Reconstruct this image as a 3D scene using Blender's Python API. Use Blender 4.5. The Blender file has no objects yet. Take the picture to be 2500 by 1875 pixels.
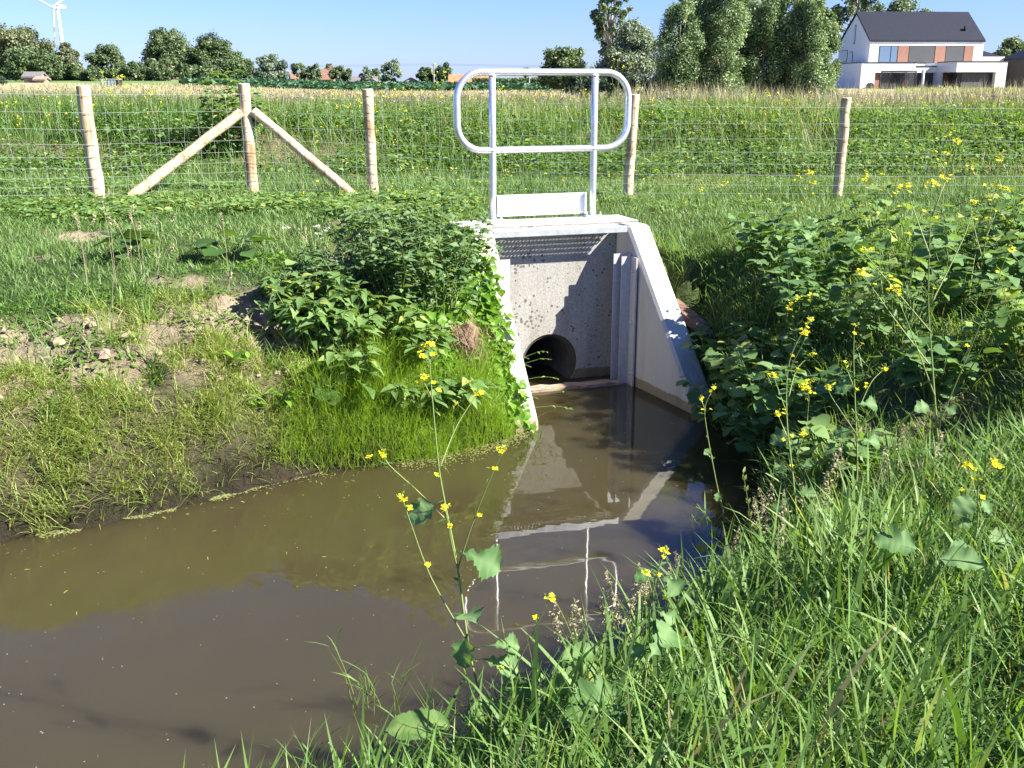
import bpy, math, random
import numpy as np
from mathutils import Vector
rad = math.radians
rng = np.random.default_rng(11)
random.seed(11)
scene = bpy.context.scene
col = scene.collection

# ---------------------------------------------------------------- camera
EYE = 2.3
cd = bpy.data.cameras.new('camera'); cam = bpy.data.objects.new('camera', cd); col.objects.link(cam)
cam.location = (0, 0, EYE); cam.rotation_euler = (rad(90 - 16.2), rad(0.1), 0)
cd.sensor_width = 36; cd.lens = 36.0; cd.clip_start = 0.05; cd.clip_end = 6000
scene.camera = cam

# ---------------------------------------------------------------- light
SUN = Vector((0.754, -0.251, 0.606)).normalized()
w = bpy.data.worlds.new('World'); scene.world = w; w.use_nodes = True
nt = w.node_tree
bg = nt.nodes['Background']; sky = nt.nodes.new('ShaderNodeTexSky')
sky.sky_type = 'NISHITA'; sky.sun_disc = False
sky.sun_elevation = math.asin(SUN.z); sky.sun_rotation = math.atan2(SUN.x, SUN.y)
sky.air_density = 1.0; sky.dust_density = 0.25; sky.ozone_density = 3.0; sky.altitude = 0
tint = nt.nodes.new('ShaderNodeMix'); tint.data_type = 'RGBA'; tint.blend_type = 'MULTIPLY'; tint.inputs[0].default_value = 1
nt.links.new(sky.outputs[0], tint.inputs[6]); tint.inputs[7].default_value = (0.35, 0.43, 0.77, 1)     # clear summer air, deep blue down to the horizon
nt.links.new(tint.outputs[2], bg.inputs[0]); bg.inputs[1].default_value = 0.074
sl = bpy.data.lights.new('sun', 'SUN'); so = bpy.data.objects.new('sun', sl); col.objects.link(so)
sl.energy = 4.6; sl.angle = rad(0.53); sl.color = (1.0, 0.95, 0.86)
so.rotation_euler = SUN.to_track_quat('Z', 'Y').to_euler(); so.location = (30, -10, 24)
scene.view_settings.view_transform = 'Standard'; scene.view_settings.look = 'None'
scene.view_settings.exposure = 2.0; scene.view_settings.gamma = 1
scene.cycles.max_bounces = 14; scene.cycles.diffuse_bounces = 8; scene.cycles.transmission_bounces = 10
scene.cycles.transparent_max_bounces = 6; scene.cycles.use_denoising = True

# ---------------------------------------------------------------- small maths
def norm(a): return a / np.maximum(np.linalg.norm(a, axis=-1, keepdims=True), 1e-9)
def sstep(a, b, x):
    t = np.clip((x - a) / (b - a), 0, 1); return t * t * (3 - 2 * t)
_lat = np.random.default_rng(5).random((257, 257))
def vnoise(x, y, s=1.0, o=0):
    x = np.asarray(x, float) / s + o * 17.3 + 1000; y = np.asarray(y, float) / s + o * 9.1 + 1000
    xi = np.floor(x).astype(int); yi = np.floor(y).astype(int); fx = x - xi; fy = y - yi
    fx = fx * fx * (3 - 2 * fx); fy = fy * fy * (3 - 2 * fy)
    a = _lat[xi % 256, yi % 256]; b = _lat[(xi + 1) % 256, yi % 256]
    c = _lat[xi % 256, (yi + 1) % 256]; d = _lat[(xi + 1) % 256, (yi + 1) % 256]
    return (a * (1 - fx) + b * fx) * (1 - fy) + (c * (1 - fx) + d * fx) * fy - 0.5
def fbm(x, y, s, n=4, o=0):
    r = 0
    for i in range(n): r = r + vnoise(x, y, s / 2**i, o + i) / 1.9**i
    return r

# ---------------------------------------------------------------- mesh collector
class G:
    def __init__(s): s.v = []; s.t = []; s.f = []; s.n = 0
    def add(s, v, faces, tone=0.5, mi=0):
        v = np.asarray(v, float).reshape(-1, 3)
        tone = np.broadcast_to(np.asarray(tone, float), (len(v),))
        s.v.append(v); s.t.append(tone)
        if not isinstance(faces, (list, tuple)) or (len(faces) and np.isscalar(faces[0][0])): faces = [faces]
        for f in faces:
            f = np.asarray(f, int)
            if len(f): s.f.append((f + s.n, mi))
        s.n += len(v)
    def box(s, c, d, mi=0, tone=.5, rz=0):
        x, y, z = np.array(d) / 2
        v = np.array([[-x,-y,-z],[x,-y,-z],[x,y,-z],[-x,y,-z],[-x,-y,z],[x,-y,z],[x,y,z],[-x,y,z]])
        if rz: v = v @ np.array([[math.cos(rz), math.sin(rz), 0], [-math.sin(rz), math.cos(rz), 0], [0, 0, 1]])
        s.add(v + np.array(c), [[0,3,2,1],[4,5,6,7],[0,1,5,4],[1,2,6,5],[2,3,7,6],[3,0,4,7]], tone, mi)
    def hexa(s, v, mi=0, tone=.5):                      # 8 corners, bottom loop then top loop
        s.add(v, [[0,3,2,1],[4,5,6,7],[0,1,5,4],[1,2,6,5],[2,3,7,6],[3,0,4,7]], tone, mi)
    def prism(s, poly, ext, mi=0, tone=.5):             # polygon (n,3) pushed along ext
        p = np.asarray(poly, float); n = len(p)
        i = np.arange(n); j = (i + 1) % n
        s.add(np.vstack([p, p + np.array(ext)]), [np.stack([i, j, j + n, i + n], 1), [list(range(n))[::-1]], [list(range(n, 2 * n))]], tone, mi)
    def tube(s, pts, r, sides=8, mi=0, tone=.5, caps=True, closed=False):
        p = np.asarray(pts, float); n = len(p)
        r = np.broadcast_to(np.asarray(r, float), (n,))
        if closed: tg = norm(np.roll(p, -1, 0) - np.roll(p, 1, 0))
        else: tg = norm(np.gradient(p, axis=0))
        u = np.zeros((n, 3)); a = np.array([0, 0, 1.]) if abs(tg[0][2]) < .9 else np.array([1., 0, 0])
        q = a
        for i in range(n):
            q = q - tg[i] * (q @ tg[i]); q = q / max(np.linalg.norm(q), 1e-9); u[i] = q
        b = np.cross(tg, u)
        th = np.arange(sides) * 2 * math.pi / sides
        v = p[:, None] + r[:, None, None] * (u[:, None] * np.cos(th)[None, :, None] + b[:, None] * np.sin(th)[None, :, None])
        k = np.arange(sides); k2 = (k + 1) % sides; fs = []
        rows = range(n if closed else n - 1)
        for i in rows:
            j = (i + 1) % n
            fs.append(np.stack([i * sides + k, i * sides + k2, j * sides + k2, j * sides + k], 1))
        fl = [np.vstack(fs)]
        if caps and not closed: fl += [[list(range(sides))[::-1]], [list(range((n - 1) * sides, n * sides))]]
        s.add(v.reshape(-1, 3), fl, tone, mi)
    def build(s, name, mats, parent=None, smooth=False, local=False, bevel=0):
        v = np.vstack(s.v)
        if parent is not None and not local: v = v - world_loc(parent)
        me = bpy.data.meshes.new(name)
        me.vertices.add(len(v)); me.vertices.foreach_set('co', v.astype(np.float32).ravel())
        li = np.concatenate([f.ravel() for f, m in s.f]); tot = np.concatenate([np.full(len(f), f.shape[1]) for f, m in s.f])
        mi = np.concatenate([np.full(len(f), m) for f, m in s.f])
        me.loops.add(len(li)); me.loops.foreach_set('vertex_index', li.astype(np.int32))
        me.polygons.add(len(tot)); st = np.concatenate([[0], np.cumsum(tot)[:-1]])
        me.polygons.foreach_set('loop_start', st.astype(np.int32))
        me.polygons.foreach_set('material_index', mi.astype(np.int32))
        me.polygons.foreach_set('use_smooth', np.full(len(tot), smooth, bool))
        at = me.attributes.new('tone', 'FLOAT', 'POINT'); at.data.foreach_set('value', np.concatenate(s.t).astype(np.float32))
        me.update(calc_edges=True)
        for m in (mats if isinstance(mats, (list, tuple)) else [mats]): me.materials.append(m)
        o = bpy.data.objects.new(name, me); col.objects.link(o)
        if parent is not None: o.parent = parent
        if bevel:
            b = o.modifiers.new('bevel', 'BEVEL'); b.width = bevel; b.segments = 1 if bevel > .018 else 2; b.limit_method = 'ANGLE'
        return o
def world_loc(o):
    l = np.array(o.location, float)
    while o.parent is not None: o = o.parent; l = l + np.array(o.location, float)
    return l
def tag(o, label=None, cat=None, group=None, kind=None):
    if label: o['label'] = label
    if cat: o['category'] = cat
    if group: o['group'] = group
    if kind: o['kind'] = kind
    return o
def thing(name, label, cat, loc=(0, 0, 0), group=None, rz=0):
    o = bpy.data.objects.new(name, None); col.objects.link(o); o.location = loc; o.rotation_euler = (0, 0, rz)
    o.empty_display_size = .1
    return tag(o, label, cat, group)

# ---------------------------------------------------------------- materials
def mat(name):
    m = bpy.data.materials.new(name); m.use_nodes = True
    n = m.node_tree; p = n.nodes['Principled BSDF']; return m, n, p
def N(n, t, **k):
    x = n.nodes.new(t)
    for a, b in k.items():
        if isinstance(b, (int, float, str, bool)): setattr(x, a, b)
    return x
def ramp(n, fac, stops):
    r = n.nodes.new('ShaderNodeValToRGB'); e = r.color_ramp.elements
    while len(e) < len(stops): e.new(0.5)
    for i, (p, c) in enumerate(stops): e[i].position = p; e[i].color = (*c, 1)
    n.links.new(fac, r.inputs[0]); return r.outputs[0]
def noise(n, scale, detail=4, coord='Object', stretch=None, rough=.55):
    tc = n.nodes.new('ShaderNodeTexCoord'); t = n.nodes.new('ShaderNodeTexNoise')
    t.inputs['Scale'].default_value = scale; t.inputs['Detail'].default_value = detail; t.inputs['Roughness'].default_value = rough
    if stretch:
        mp = n.nodes.new('ShaderNodeMapping'); mp.inputs['Scale'].default_value = stretch
        n.links.new(tc.outputs[coord], mp.inputs[0]); n.links.new(mp.outputs[0], t.inputs[0])
    else: n.links.new(tc.outputs[coord], t.inputs[0])
    return t.outputs[0]
def bump(n, p, h, strength=.3, dist=.01):
    b = n.nodes.new('ShaderNodeBump'); b.inputs['Strength'].default_value = strength; b.inputs['Distance'].default_value = dist
    n.links.new(h, b.inputs['Height']); n.links.new(b.outputs[0], p.inputs['Normal'])
def leafmat(name, stops, trans=.3, rough=.5, spec=.3, tcol=None):
    m, n, p = mat(name)
    a = n.nodes.new('ShaderNodeAttribute'); a.attribute_name = 'tone'
    c = ramp(n, a.outputs['Fac'], stops)
    p.inputs['Roughness'].default_value = rough; p.inputs['Specular IOR Level'].default_value = spec
    n.links.new(c, p.inputs['Base Color'])
    t = n.nodes.new('ShaderNodeBsdfTranslucent')
    mx = n.nodes.new('ShaderNodeMix'); mx.data_type = 'RGBA'; mx.blend_type = 'MULTIPLY'; mx.inputs[0].default_value = 1
    n.links.new(c, mx.inputs[6]); mx.inputs[7].default_value = (*(tcol or (1.7, 1.55, .6)), 1)
    n.links.new(mx.outputs[2], t.inputs[0])
    ms = n.nodes.new('ShaderNodeMixShader'); ms.inputs[0].default_value = trans
    n.links.new(p.outputs[0], ms.inputs[1]); n.links.new(t.outputs[0], ms.inputs[2])
    n.links.new(ms.outputs[0], n.nodes['Material Output'].inputs[0]); return m
def plain(name, c, rough=.6, metal=0, var=.15, scale=8, spec=.4):
    m, n, p = mat(name)
    f = noise(n, scale)
    k = ramp(n, f, [(.3, tuple(x * (1 - var) for x in c)), (.7, tuple(min(1, x * (1 + var)) for x in c))])
    n.links.new(k, p.inputs['Base Color']); p.inputs['Roughness'].default_value = rough; p.inputs['Metallic'].default_value = metal
    p.inputs['Specular IOR Level'].default_value = spec; return m

GRASS = [(0, (.045, .100, .020)), (.45, (.105, .205, .042)), (.8, (.175, .280, .075)), (.93, (.24, .31, .12)), (1, (.27, .235, .12))]
M = {}
M['lawn'] = leafmat('lawn_blade', [(0, (.06, .125, .028)), (.5, (.125, .22, .058)), (.88, (.19, .29, .09)), (1, (.28, .25, .13))], .3, .5, .3)
M['tall'] = leafmat('tall_blade', GRASS, .40, .5, .25)
M['fine'] = leafmat('fine_blade', [(0, (.12, .22, .022)), (.6, (.22, .36, .04)), (1, (.32, .42, .07))], .36, .4, .35)
M['mudgrass'] = leafmat('mud_blade', [(0, (.12, .19, .035)), (.6, (.25, .34, .075)), (1, (.36, .34, .14))], .3, .5)
M['dry'] = leafmat('dry_blade', [(0, (.22, .20, .10)), (.5, (.36, .32, .19)), (1, (.48, .43, .29))], .25, .6, .2, (1.2, 1.1, .9))
M['herb'] = leafmat('herb_leaf', [(0, (.045, .10, .025)), (.5, (.115, .21, .06)), (.9, (.21, .31, .10)), (1, (.40, .40, .08))], .38, .55, .25)
M['blue'] = leafmat('blue_green_leaf', [(0, (.035, .09, .026)), (.5, (.090, .18, .056)), (1, (.19, .30, .12))], .36, .6, .22)
M['goose'] = leafmat('goosefoot_leaf', [(0, (.04, .09, .03)), (.5, (.090, .17, .06)), (1, (.19, .27, .12))], .36, .55, .25)
M['vine'] = leafmat('vine_leaf', [(0, (.06, .145, .015)), (.5, (.12, .25, .025)), (1, (.21, .34, .05))], .36, .42, .35)
M['stem'] = leafmat('stem_green', [(0, (.09, .16, .035)), (.6, (.20, .27, .075)), (1, (.27, .19, .13))], .05, .5)
M['petal'] = leafmat('yellow_petal', [(0, (.66, .60, .012)), (1, (.86, .82, .03))], .25, .5, .2, (1.1, 1, .5))
M['white_petal'] = leafmat('white_petal', [(0, (.6, .58, .45)), (1, (.8, .8, .72))], .2, .6, .2, (1, 1, 1))
M['pink_petal'] = leafmat('pink_petal', [(0, (.26, .19, .19)), (1, (.42, .34, .33))], .2, .6, .2, (1, 1, 1))
M['duck'] = leafmat('duckweed', [(0, (.14, .16, .05)), (.7, (.27, .29, .10)), (1, (.38, .36, .22))], .1, .4, .5)
M['speck'] = plain('pale_speck', (.42, .40, .33), .7)
M['root'] = leafmat('dry_root', [(0, (.13, .085, .05)), (1, (.36, .27, .18))], .05, .8, .1, (1, 1, 1))
CROWNS = {}
for k, a, b in [('oak', (.045, .080, .030), (.15, .21, .085)), ('ash', (.06, .10, .038), (.20, .27, .12)), ('brown', (.065, .085, .035), (.19, .21, .10)),
                ('willow', (.08, .12, .07), (.30, .37, .26)), ('poplar', (.05, .10, .035), (.27, .37, .18)), ('shrub', (.014, .034, .016), (.055, .095, .05))]:
    CROWNS[k] = leafmat(k + '_leaf', [(0, a), (.55, tuple((x + y) / 2 * .92 for x, y in zip(a, b))), (1, b)], .25, .45, .4)
M['bark'] = plain('bark', (.10, .085, .065), .9, scale=20, var=.4)
M['pale_bark'] = plain('pale_bark', (.26, .235, .19), .85, scale=12, var=.35)

def concrete(name, base, pits, speck, stain=True):
    m, n, p = mat(name)
    f = noise(n, 3.0, 6); c = ramp(n, f, [(.25, tuple(x * .86 for x in base)), (.75, base)])
    if speck:
        f2 = noise(n, 85, 3); c2 = ramp(n, f2, [(.40, (.70, .70, .70)), (.6, (1.0, 1.0, .98)), (.68, (1.18, 1.18, 1.15))])
        mx = N(n, 'ShaderNodeMix'); mx.data_type = 'RGBA'; mx.blend_type = 'MULTIPLY'; mx.inputs[0].default_value = .8
        n.links.new(c, mx.inputs[6]); n.links.new(c2, mx.inputs[7]); c = mx.outputs[2]
    else:
        f2 = noise(n, 140, 2); c2 = ramp(n, f2, [(.35, (.86, .86, .86)), (.6, (1.02, 1.02, 1.02))])
        mx = N(n, 'ShaderNodeMix'); mx.data_type = 'RGBA'; mx.blend_type = 'MULTIPLY'; mx.inputs[0].default_value = .7
        n.links.new(c, mx.inputs[6]); n.links.new(c2, mx.inputs[7]); c = mx.outputs[2]
    f4 = noise(n, 7, 5, stretch=(1, 1, .12), rough=.65); c4 = ramp(n, f4, [(.36, (.70, .68, .62)), (.52, (1, 1, 1))])      # rain streaks and grime
    mx = N(n, 'ShaderNodeMix'); mx.data_type = 'RGBA'; mx.blend_type = 'MULTIPLY'; mx.inputs[0].default_value = .55
    n.links.new(c, mx.inputs[6]); n.links.new(c4, mx.inputs[7]); c = mx.outputs[2]
    tc = n.nodes.new('ShaderNodeTexCoord')
    if pits:
        # dark pores and stains with round ragged shapes, mostly in some patches
        dn = n.nodes.new('ShaderNodeTexNoise'); dn.inputs['Scale'].default_value = 30
        n.links.new(tc.outputs['Object'], dn.inputs[0])
        va = n.nodes.new('ShaderNodeVectorMath'); va.operation = 'MULTIPLY_ADD'
        n.links.new(dn.outputs['Color'], va.inputs[0]); va.inputs[1].default_value = (.02, .02, .02); n.links.new(tc.outputs['Object'], va.inputs[2])
        vo = n.nodes.new('ShaderNodeTexVoronoi'); vo.inputs['Scale'].default_value = 26
        n.links.new(va.outputs[0], vo.inputs[0])
        pn = noise(n, 6, 2)
        th = n.nodes.new('ShaderNodeMapRange'); th.inputs[1].default_value = .40; th.inputs[2].default_value = .66; th.inputs[3].default_value = .05; th.inputs[4].default_value = .36
        n.links.new(pn, th.inputs[0])
        lt = n.nodes.new('ShaderNodeMath'); lt.operation = 'LESS_THAN'; n.links.new(vo.outputs['Distance'], lt.inputs[0]); n.links.new(th.outputs[0], lt.inputs[1])
        mx = N(n, 'ShaderNodeMix'); mx.data_type = 'RGBA'; ml = N(n, 'ShaderNodeMath', operation='MULTIPLY'); ml.inputs[1].default_value = .72
        n.links.new(lt.outputs[0], ml.inputs[0]); n.links.new(ml.outputs[0], mx.inputs[0])
        n.links.new(c, mx.inputs[6]); mx.inputs[7].default_value = (.045, .042, .036, 1); c = mx.outputs[2]
    if stain:                                              # brown waterline stain left by higher water
        sp = n.nodes.new('ShaderNodeSeparateXYZ'); ge = n.nodes.new('ShaderNodeNewGeometry'); n.links.new(ge.outputs['Position'], sp.inputs[0])
        wv = noise(n, 5, 3); ad = N(n, 'ShaderNodeMath', operation='MULTIPLY_ADD'); ad.inputs[1].default_value = -.05; n.links.new(wv, ad.inputs[0]); n.links.new(sp.outputs['Z'], ad.inputs[2])
        r = ramp(n, ad.outputs[0], [(.0, (1, 1, 1)), (.048, (1, 1, 1)), (.056, (0, 0, 0)), (1, (0, 0, 0))])
        mx = N(n, 'ShaderNodeMix'); mx.data_type = 'RGBA'; mx.blend_type = 'MULTIPLY'
        n.links.new(r, mx.inputs[0]); n.links.new(c, mx.inputs[6]); mx.inputs[7].default_value = (.55, .46, .33, 1); c = mx.outputs[2]
    n.links.new(c, p.inputs['Base Color']); p.inputs['Roughness'].default_value = .88; p.inputs['Specular IOR Level'].default_value = .25
    bump(n, p, f2, .25, .004); return m
M['conc_wall'] = concrete('aggregate_concrete', (.34, .33, .305), True, True)
M['conc_wing'] = concrete('smooth_concrete', (.50, .485, .45), False, False)
def galv(name, base=(.80, .81, .82), rough=.33, metal=.74):
    m, n, p = mat(name)
    f = noise(n, 40, 3); c = ramp(n, f, [(.3, tuple(x * .8 for x in base)), (.7, base)])
    n.links.new(c, p.inputs['Base Color']); p.inputs['Metallic'].default_value = metal
    g = noise(n, 14, 4); rr = n.nodes.new('ShaderNodeMapRange'); rr.inputs[3].default_value = rough - .08; rr.inputs[4].default_value = rough + .14
    n.links.new(g, rr.inputs[0]); n.links.new(rr.outputs[0], p.inputs['Roughness']); bump(n, p, f, .08, .002); return m
M['galv'] = galv('galvanised_steel')
M['zinc'] = galv('zinc_sheet', (.84, .87, .88), .42, .45)
M['wire'] = galv('wire_steel', (.52, .55, .55), .45, .5)
M['steel'] = galv('dull_steel', (.55, .54, .54), .48, .5)
def wood(name, a, b, stretch, sc=6):
    m, n, p = mat(name)
    f = noise(n, sc, 6, stretch=stretch, rough=.65); f3 = noise(n, 2.2, 3)
    c = ramp(n, f, [(.2, tuple(x * .45 for x in b)), (.36, b), (.55, a), (.85, tuple(min(1, x * 1.12) for x in a))])
    c2 = ramp(n, f3, [(.34, (.50, .38, .29)), (.47, (1, 1, 1))])
    mx = N(n, 'ShaderNodeMix'); mx.data_type = 'RGBA'; mx.blend_type = 'MULTIPLY'; mx.inputs[0].default_value = .75
    n.links.new(c, mx.inputs[6]); n.links.new(c2, mx.inputs[7])
    n.links.new(mx.outputs[2], p.inputs['Base Color']); p.inputs['Roughness'].default_value = .8; p.inputs['Specular IOR Level'].default_value = .2
    bump(n, p, f, .4, .006); return m
M['post'] = wood('peeled_wood', (.60, .48, .315), (.36, .24, .14), (5, 5, .55))
M['old_wood'] = wood('weathered_wood', (.36, .27, .21), (.19, .115, .08), (1, 8, 8))
M['red_wood'] = wood('reddish_timber', (.20, .125, .095), (.11, .06, .045), (1, 8, 8))
M['cut'] = plain('cut_wood', (.62, .50, .33), .8, var=.2, scale=30)
M['black'] = plain('dark_plastic', (.02, .02, .022), .5)

# measured positions (metres)
FARMS= {'farm': (-75.55, 300.0, 3.3, 3.85, 8.06), 'red': (-71.32, 360.0, 3.53, 3.3, 5.8), 'brown': (-61.29, 350.0, 3.25, 4.49, 4.57), 'grey': (-52.02, 370.0, 3.33, 2.31, 9.94), 'pink': (-48.79, 365.0, 3.32, 2.15, 5.6), 'white': (-31.32, 330.0, 3.12, 1.82, 5.32), 'orange': (-12.44, 320.0, 3.13, 2.47, 12.9), 'shed': (-67.4, 150.0, 2.97, 1.27, 2.3), 'shedlow': (-65.92, 149.0, 2.97, 0.6, 1.26), 'box': (-41.47, 110.0, 2.24, 0.77, 1.86), 'pole1': (-21.91, 300.0, 3.17, 5.28, 0.46), 'pole2': (3.21, 200.0, 2.39, 1.69, 0.31), 'hedge': (1.37, 260.0, 2.8, 1.53, 14.97), 'cow': (0.54, 36.0, 1.77, 0.19, 0.42), 'bush': (-4.36, 16.0, 2.0, 0.48, 0.68), 'shrub': (-1.99, 40.0, 1.72, 0.71, 0.71)} 
TREES= {'left': [(-89.74, 190.0, 3.21, 10.39, 16.77), (-73.81, 165.0, 3.1, 5.53, 8.86), (-74.51, 180.0, 3.25, 6.35, 6.56), (-69.99, 185.0, 3.22, 6.27, 6.03), (-63.63, 180.0, 2.94, 3.75, 5.53), (-57.5, 175.0, 2.92, 3.2, 6.04), (-65.53, 205.0, 3.26, 10.18, 9.04), (-56.88, 205.0, 3.2, 8.42, 8.26), (-53.12, 210.0, 3.08, 5.75, 4.84), (-66.75, 170.0, 2.89, 2.8, 3.91), (-57.69, 120.0, 2.17, 1.41, 1.84)], 'mid': [(-67.26, 300.0, 3.31, 8.11, 8.29), (-67.62, 340.0, 3.46, 6.84, 4.96), (-62.79, 340.0, 3.47, 5.73, 5.48), (-64.93, 380.0, 3.62, 7.1, 3.21), (-52.97, 330.0, 3.33, 5.08, 7.09), (-49.22, 360.0, 3.44, 5.28, 4.14), (-48.61, 380.0, 3.36, 5.71, 3.79), (-36.14, 320.0, 3.2, 6.91, 6.14), (-26.76, 330.0, 3.13, 4.96, 5.07), (-21.19, 330.0, 3.14, 6.29, 5.57), (5.75, 420.0, 5.58, 4.31, 2.9)], 'right': [(5.28, 105.0, 1.66, 4.91, 4.77), (7.82, 85.0, 1.25, 9.62, 3.6), (7.34, 95.0, 1.58, 2.51, 2.19), (8.15, 72.0, 1.41, 5.24, 4.16), (4.56, 70.0, 1.41, 1.65, 2.43), (6.19, 62.0, 1.42, 1.65, 2.39), (8.62, 66.0, 1.37, 1.58, 2.04), (47.53, 150.0, 1.61, 15.34, 8.65), (54.74, 150.0, 1.63, 12.72, 7.5), (64.48, 140.0, 2.21, 6.27, 4.84), (71.39, 150.0, 2.21, 4.12, 2.3), (17.29, 100.0, 1.26, 12.52, 4.62), (23.07, 100.0, 1.27, 11.13, 4.24)], 'poplar': [(9.66, 62.0, 1.38, 5.48, 1.87), (11.1, 63.0, 1.37, 6.24, 1.75), (12.12, 62.0, 1.38, 6.27, 1.67), (14.05, 66.0, 1.33, 6.3, 1.68), (14.99, 64.0, 1.29, 5.82, 1.78), (16.31, 64.0, 1.36, 6.34, 1.73), (17.42, 63.0, 1.42, 5.7, 1.75), (19.07, 65.0, 1.45, 5.24, 1.65)]} 
TURB= [(-377.5, 900.0, 0.4), (-375.2, 900.0, 67.1), (-379.8, 900.0, 39.4), (-381.5, 900.0, 74.0), (-369.6, 900.0, 72.2)]
PLANTS={
'front': {'main': [(-0.089, 2.95, 0.221), (-0.114, 2.95, 0.397), (-0.143, 2.95, 0.551), (-0.176, 2.95, 0.847), (-0.207, 2.95, 1.037), (-0.228, 2.95, 1.19), (-0.244, 2.95, 1.442), (-0.249, 2.95, 1.563)], 'br': [[(-0.145, 2.95, 0.568), (-0.255, 2.92, 0.814), (-0.312, 2.89, 1.017), (-0.334, 2.89, 1.096)], [(-0.214, 2.95, 1.009), (-0.297, 2.98, 1.086), (-0.385, 3.01, 1.16), (-0.404, 3.01, 1.198)], [(-0.173, 2.95, 0.839), (-0.129, 2.91, 0.993), (-0.077, 2.87, 1.147), (-0.028, 2.85, 1.265)], [(-0.224, 2.95, 1.175), (-0.173, 3.01, 1.29), (-0.109, 3.05, 1.383)], [(-0.089, 2.95, 0.274), (-0.022, 2.9, 0.446), (0.043, 2.85, 0.619), (0.112, 2.81, 0.801)], [(-0.169, 2.95, 0.807), (-0.188, 2.92, 0.925), (-0.206, 2.9, 1.058)], [(-0.243, 2.95, 1.506), (-0.276, 2.98, 1.52)], [(-0.243, 2.95, 1.398), (-0.266, 2.92, 1.465)]], 'lf': [(-0.148, 2.93, 0.695), (-0.138, 2.93, 0.905), (-0.287, 2.93, 1.045), (-0.045, 2.93, 0.521), (-0.156, 2.93, 0.579), (0.022, 2.93, 0.588)]} ,
'right_tall': {'main': [(2.04, 4.6, 0.574), (1.998, 4.6, 0.807), (1.949, 4.6, 1.078), (1.898, 4.6, 1.384), (1.857, 4.6, 1.884)], 'br': [[(1.929, 4.6, 1.21), (1.63, 4.5, 1.508), (1.536, 4.47, 1.605)], [(1.983, 4.6, 0.898), (1.77, 4.48, 1.281), (1.674, 4.43, 1.438)], [(1.914, 4.6, 1.341), (2.069, 4.7, 1.623), (2.127, 4.76, 1.775)], [(1.889, 4.6, 1.554), (1.824, 4.68, 1.752), (1.789, 4.72, 1.862)], [(2.01, 4.6, 0.738), (2.096, 4.5, 1.235), (2.161, 4.44, 1.621)], [(1.874, 4.6, 1.741), (1.94, 4.64, 1.911)], [(1.958, 4.6, 1.033), (1.79, 4.7, 1.253), (1.651, 4.8, 1.455)]], 'lf': [(2.036, 4.55, 0.686), (1.955, 4.55, 0.628), (2.035, 4.55, 0.868), (1.895, 4.55, 0.868)]} ,
'right_mid': {'main': [(1.214, 4.0, 0.452), (1.174, 4.0, 0.716), (1.125, 4.0, 1.0), (1.12, 4.0, 1.236), (1.187, 4.0, 1.399)], 'br': [[(1.129, 4.0, 1.0), (1.073, 4.05, 1.154)], [(1.121, 4.0, 1.198), (1.156, 3.95, 1.326), (1.155, 3.94, 1.362)], [(1.127, 4.0, 1.08), (1.166, 4.05, 1.184), (1.231, 4.08, 1.235)], [(1.171, 4.0, 0.757), (1.181, 3.93, 0.944)], [(1.148, 4.0, 0.88), (1.107, 4.06, 0.981)]], 'lf': [(1.131, 3.97, 0.624), (1.223, 3.97, 0.686), (1.203, 3.97, 0.809)]} ,
'right_low': {'main': [(1.619, 3.3, 0.687), (1.624, 3.3, 0.838), (1.61, 3.3, 0.977), (1.648, 3.3, 1.066)], 'br': [[(1.61, 3.3, 0.977), (1.649, 3.26, 1.06)], [(1.617, 3.3, 0.908), (1.59, 3.35, 1.026)]], 'lf': [(1.711, 3.28, 0.786), (1.558, 3.28, 0.916), (1.638, 3.28, 0.916), (1.558, 3.28, 0.847)]} ,
'front_right': {'main': [(0.426, 2.75, 0.329), (0.425, 2.75, 0.543), (0.409, 2.75, 0.764), (0.424, 2.75, 0.902), (0.446, 2.75, 0.984)], 'br': [[(0.421, 2.75, 0.826), (0.389, 2.7, 0.942)]], 'lf': [(0.455, 2.73, 0.92), (0.371, 2.73, 0.682), (0.463, 2.73, 0.572), (0.373, 2.73, 0.927), (0.46, 2.73, 0.798), (0.361, 2.73, 0.491)]} ,
'edge_thin': {'main': [(1.163, 5.2, 0.008), (1.106, 5.2, 0.239), (1.04, 5.2, 0.532), (1.025, 5.2, 0.662), (1.064, 5.2, 0.764)], 'br': [[(1.029, 5.2, 0.636), (1.004, 5.23, 0.699)]], 'lf': [(1.073, 5.2, 0.387), (1.134, 5.2, 0.185)]} ,
'mid2': {'main': [(1.579, 4.4, 0.626), (1.543, 4.4, 0.915), (1.516, 4.4, 1.131), (1.506, 4.4, 1.278)], 'br': [[(1.551, 4.4, 0.871), (1.621, 4.45, 1.009), (1.696, 4.5, 1.061)], [(1.56, 4.4, 0.783), (1.413, 4.34, 0.977), (1.386, 4.3, 1.031)], [(1.539, 4.4, 0.98), (1.501, 4.46, 1.093)]], 'lf': [(1.608, 4.4, 0.761), (1.499, 4.4, 0.805), (1.57, 4.4, 0.937), (1.51, 4.4, 1.023)]} ,
}

# ---------------------------------------------------------------- frame of the culvert headwall (u along wall, v out of it)
AN = rad(17.5)
UU = np.array([math.cos(AN), math.sin(AN), 0]); VV = np.array([math.sin(AN), -math.cos(AN), 0]); OO = np.array([.348, 8.035, 0])
def W(u, v, z): return OO + u * UU + v * VV + np.array([0, 0, z])
def uv(x, y): dx, dy = x - OO[0], y - OO[1]; return dx * UU[0] + dy * UU[1], dx * VV[0] + dy * VV[1]
TOP = 1.258; UC = -.03; VS = .18; VF = 1.17
SL = (TOP - .06) / (VF - VS)
def w2(u, v): p = W(u, v, 0); return (p[0], p[1])

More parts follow.
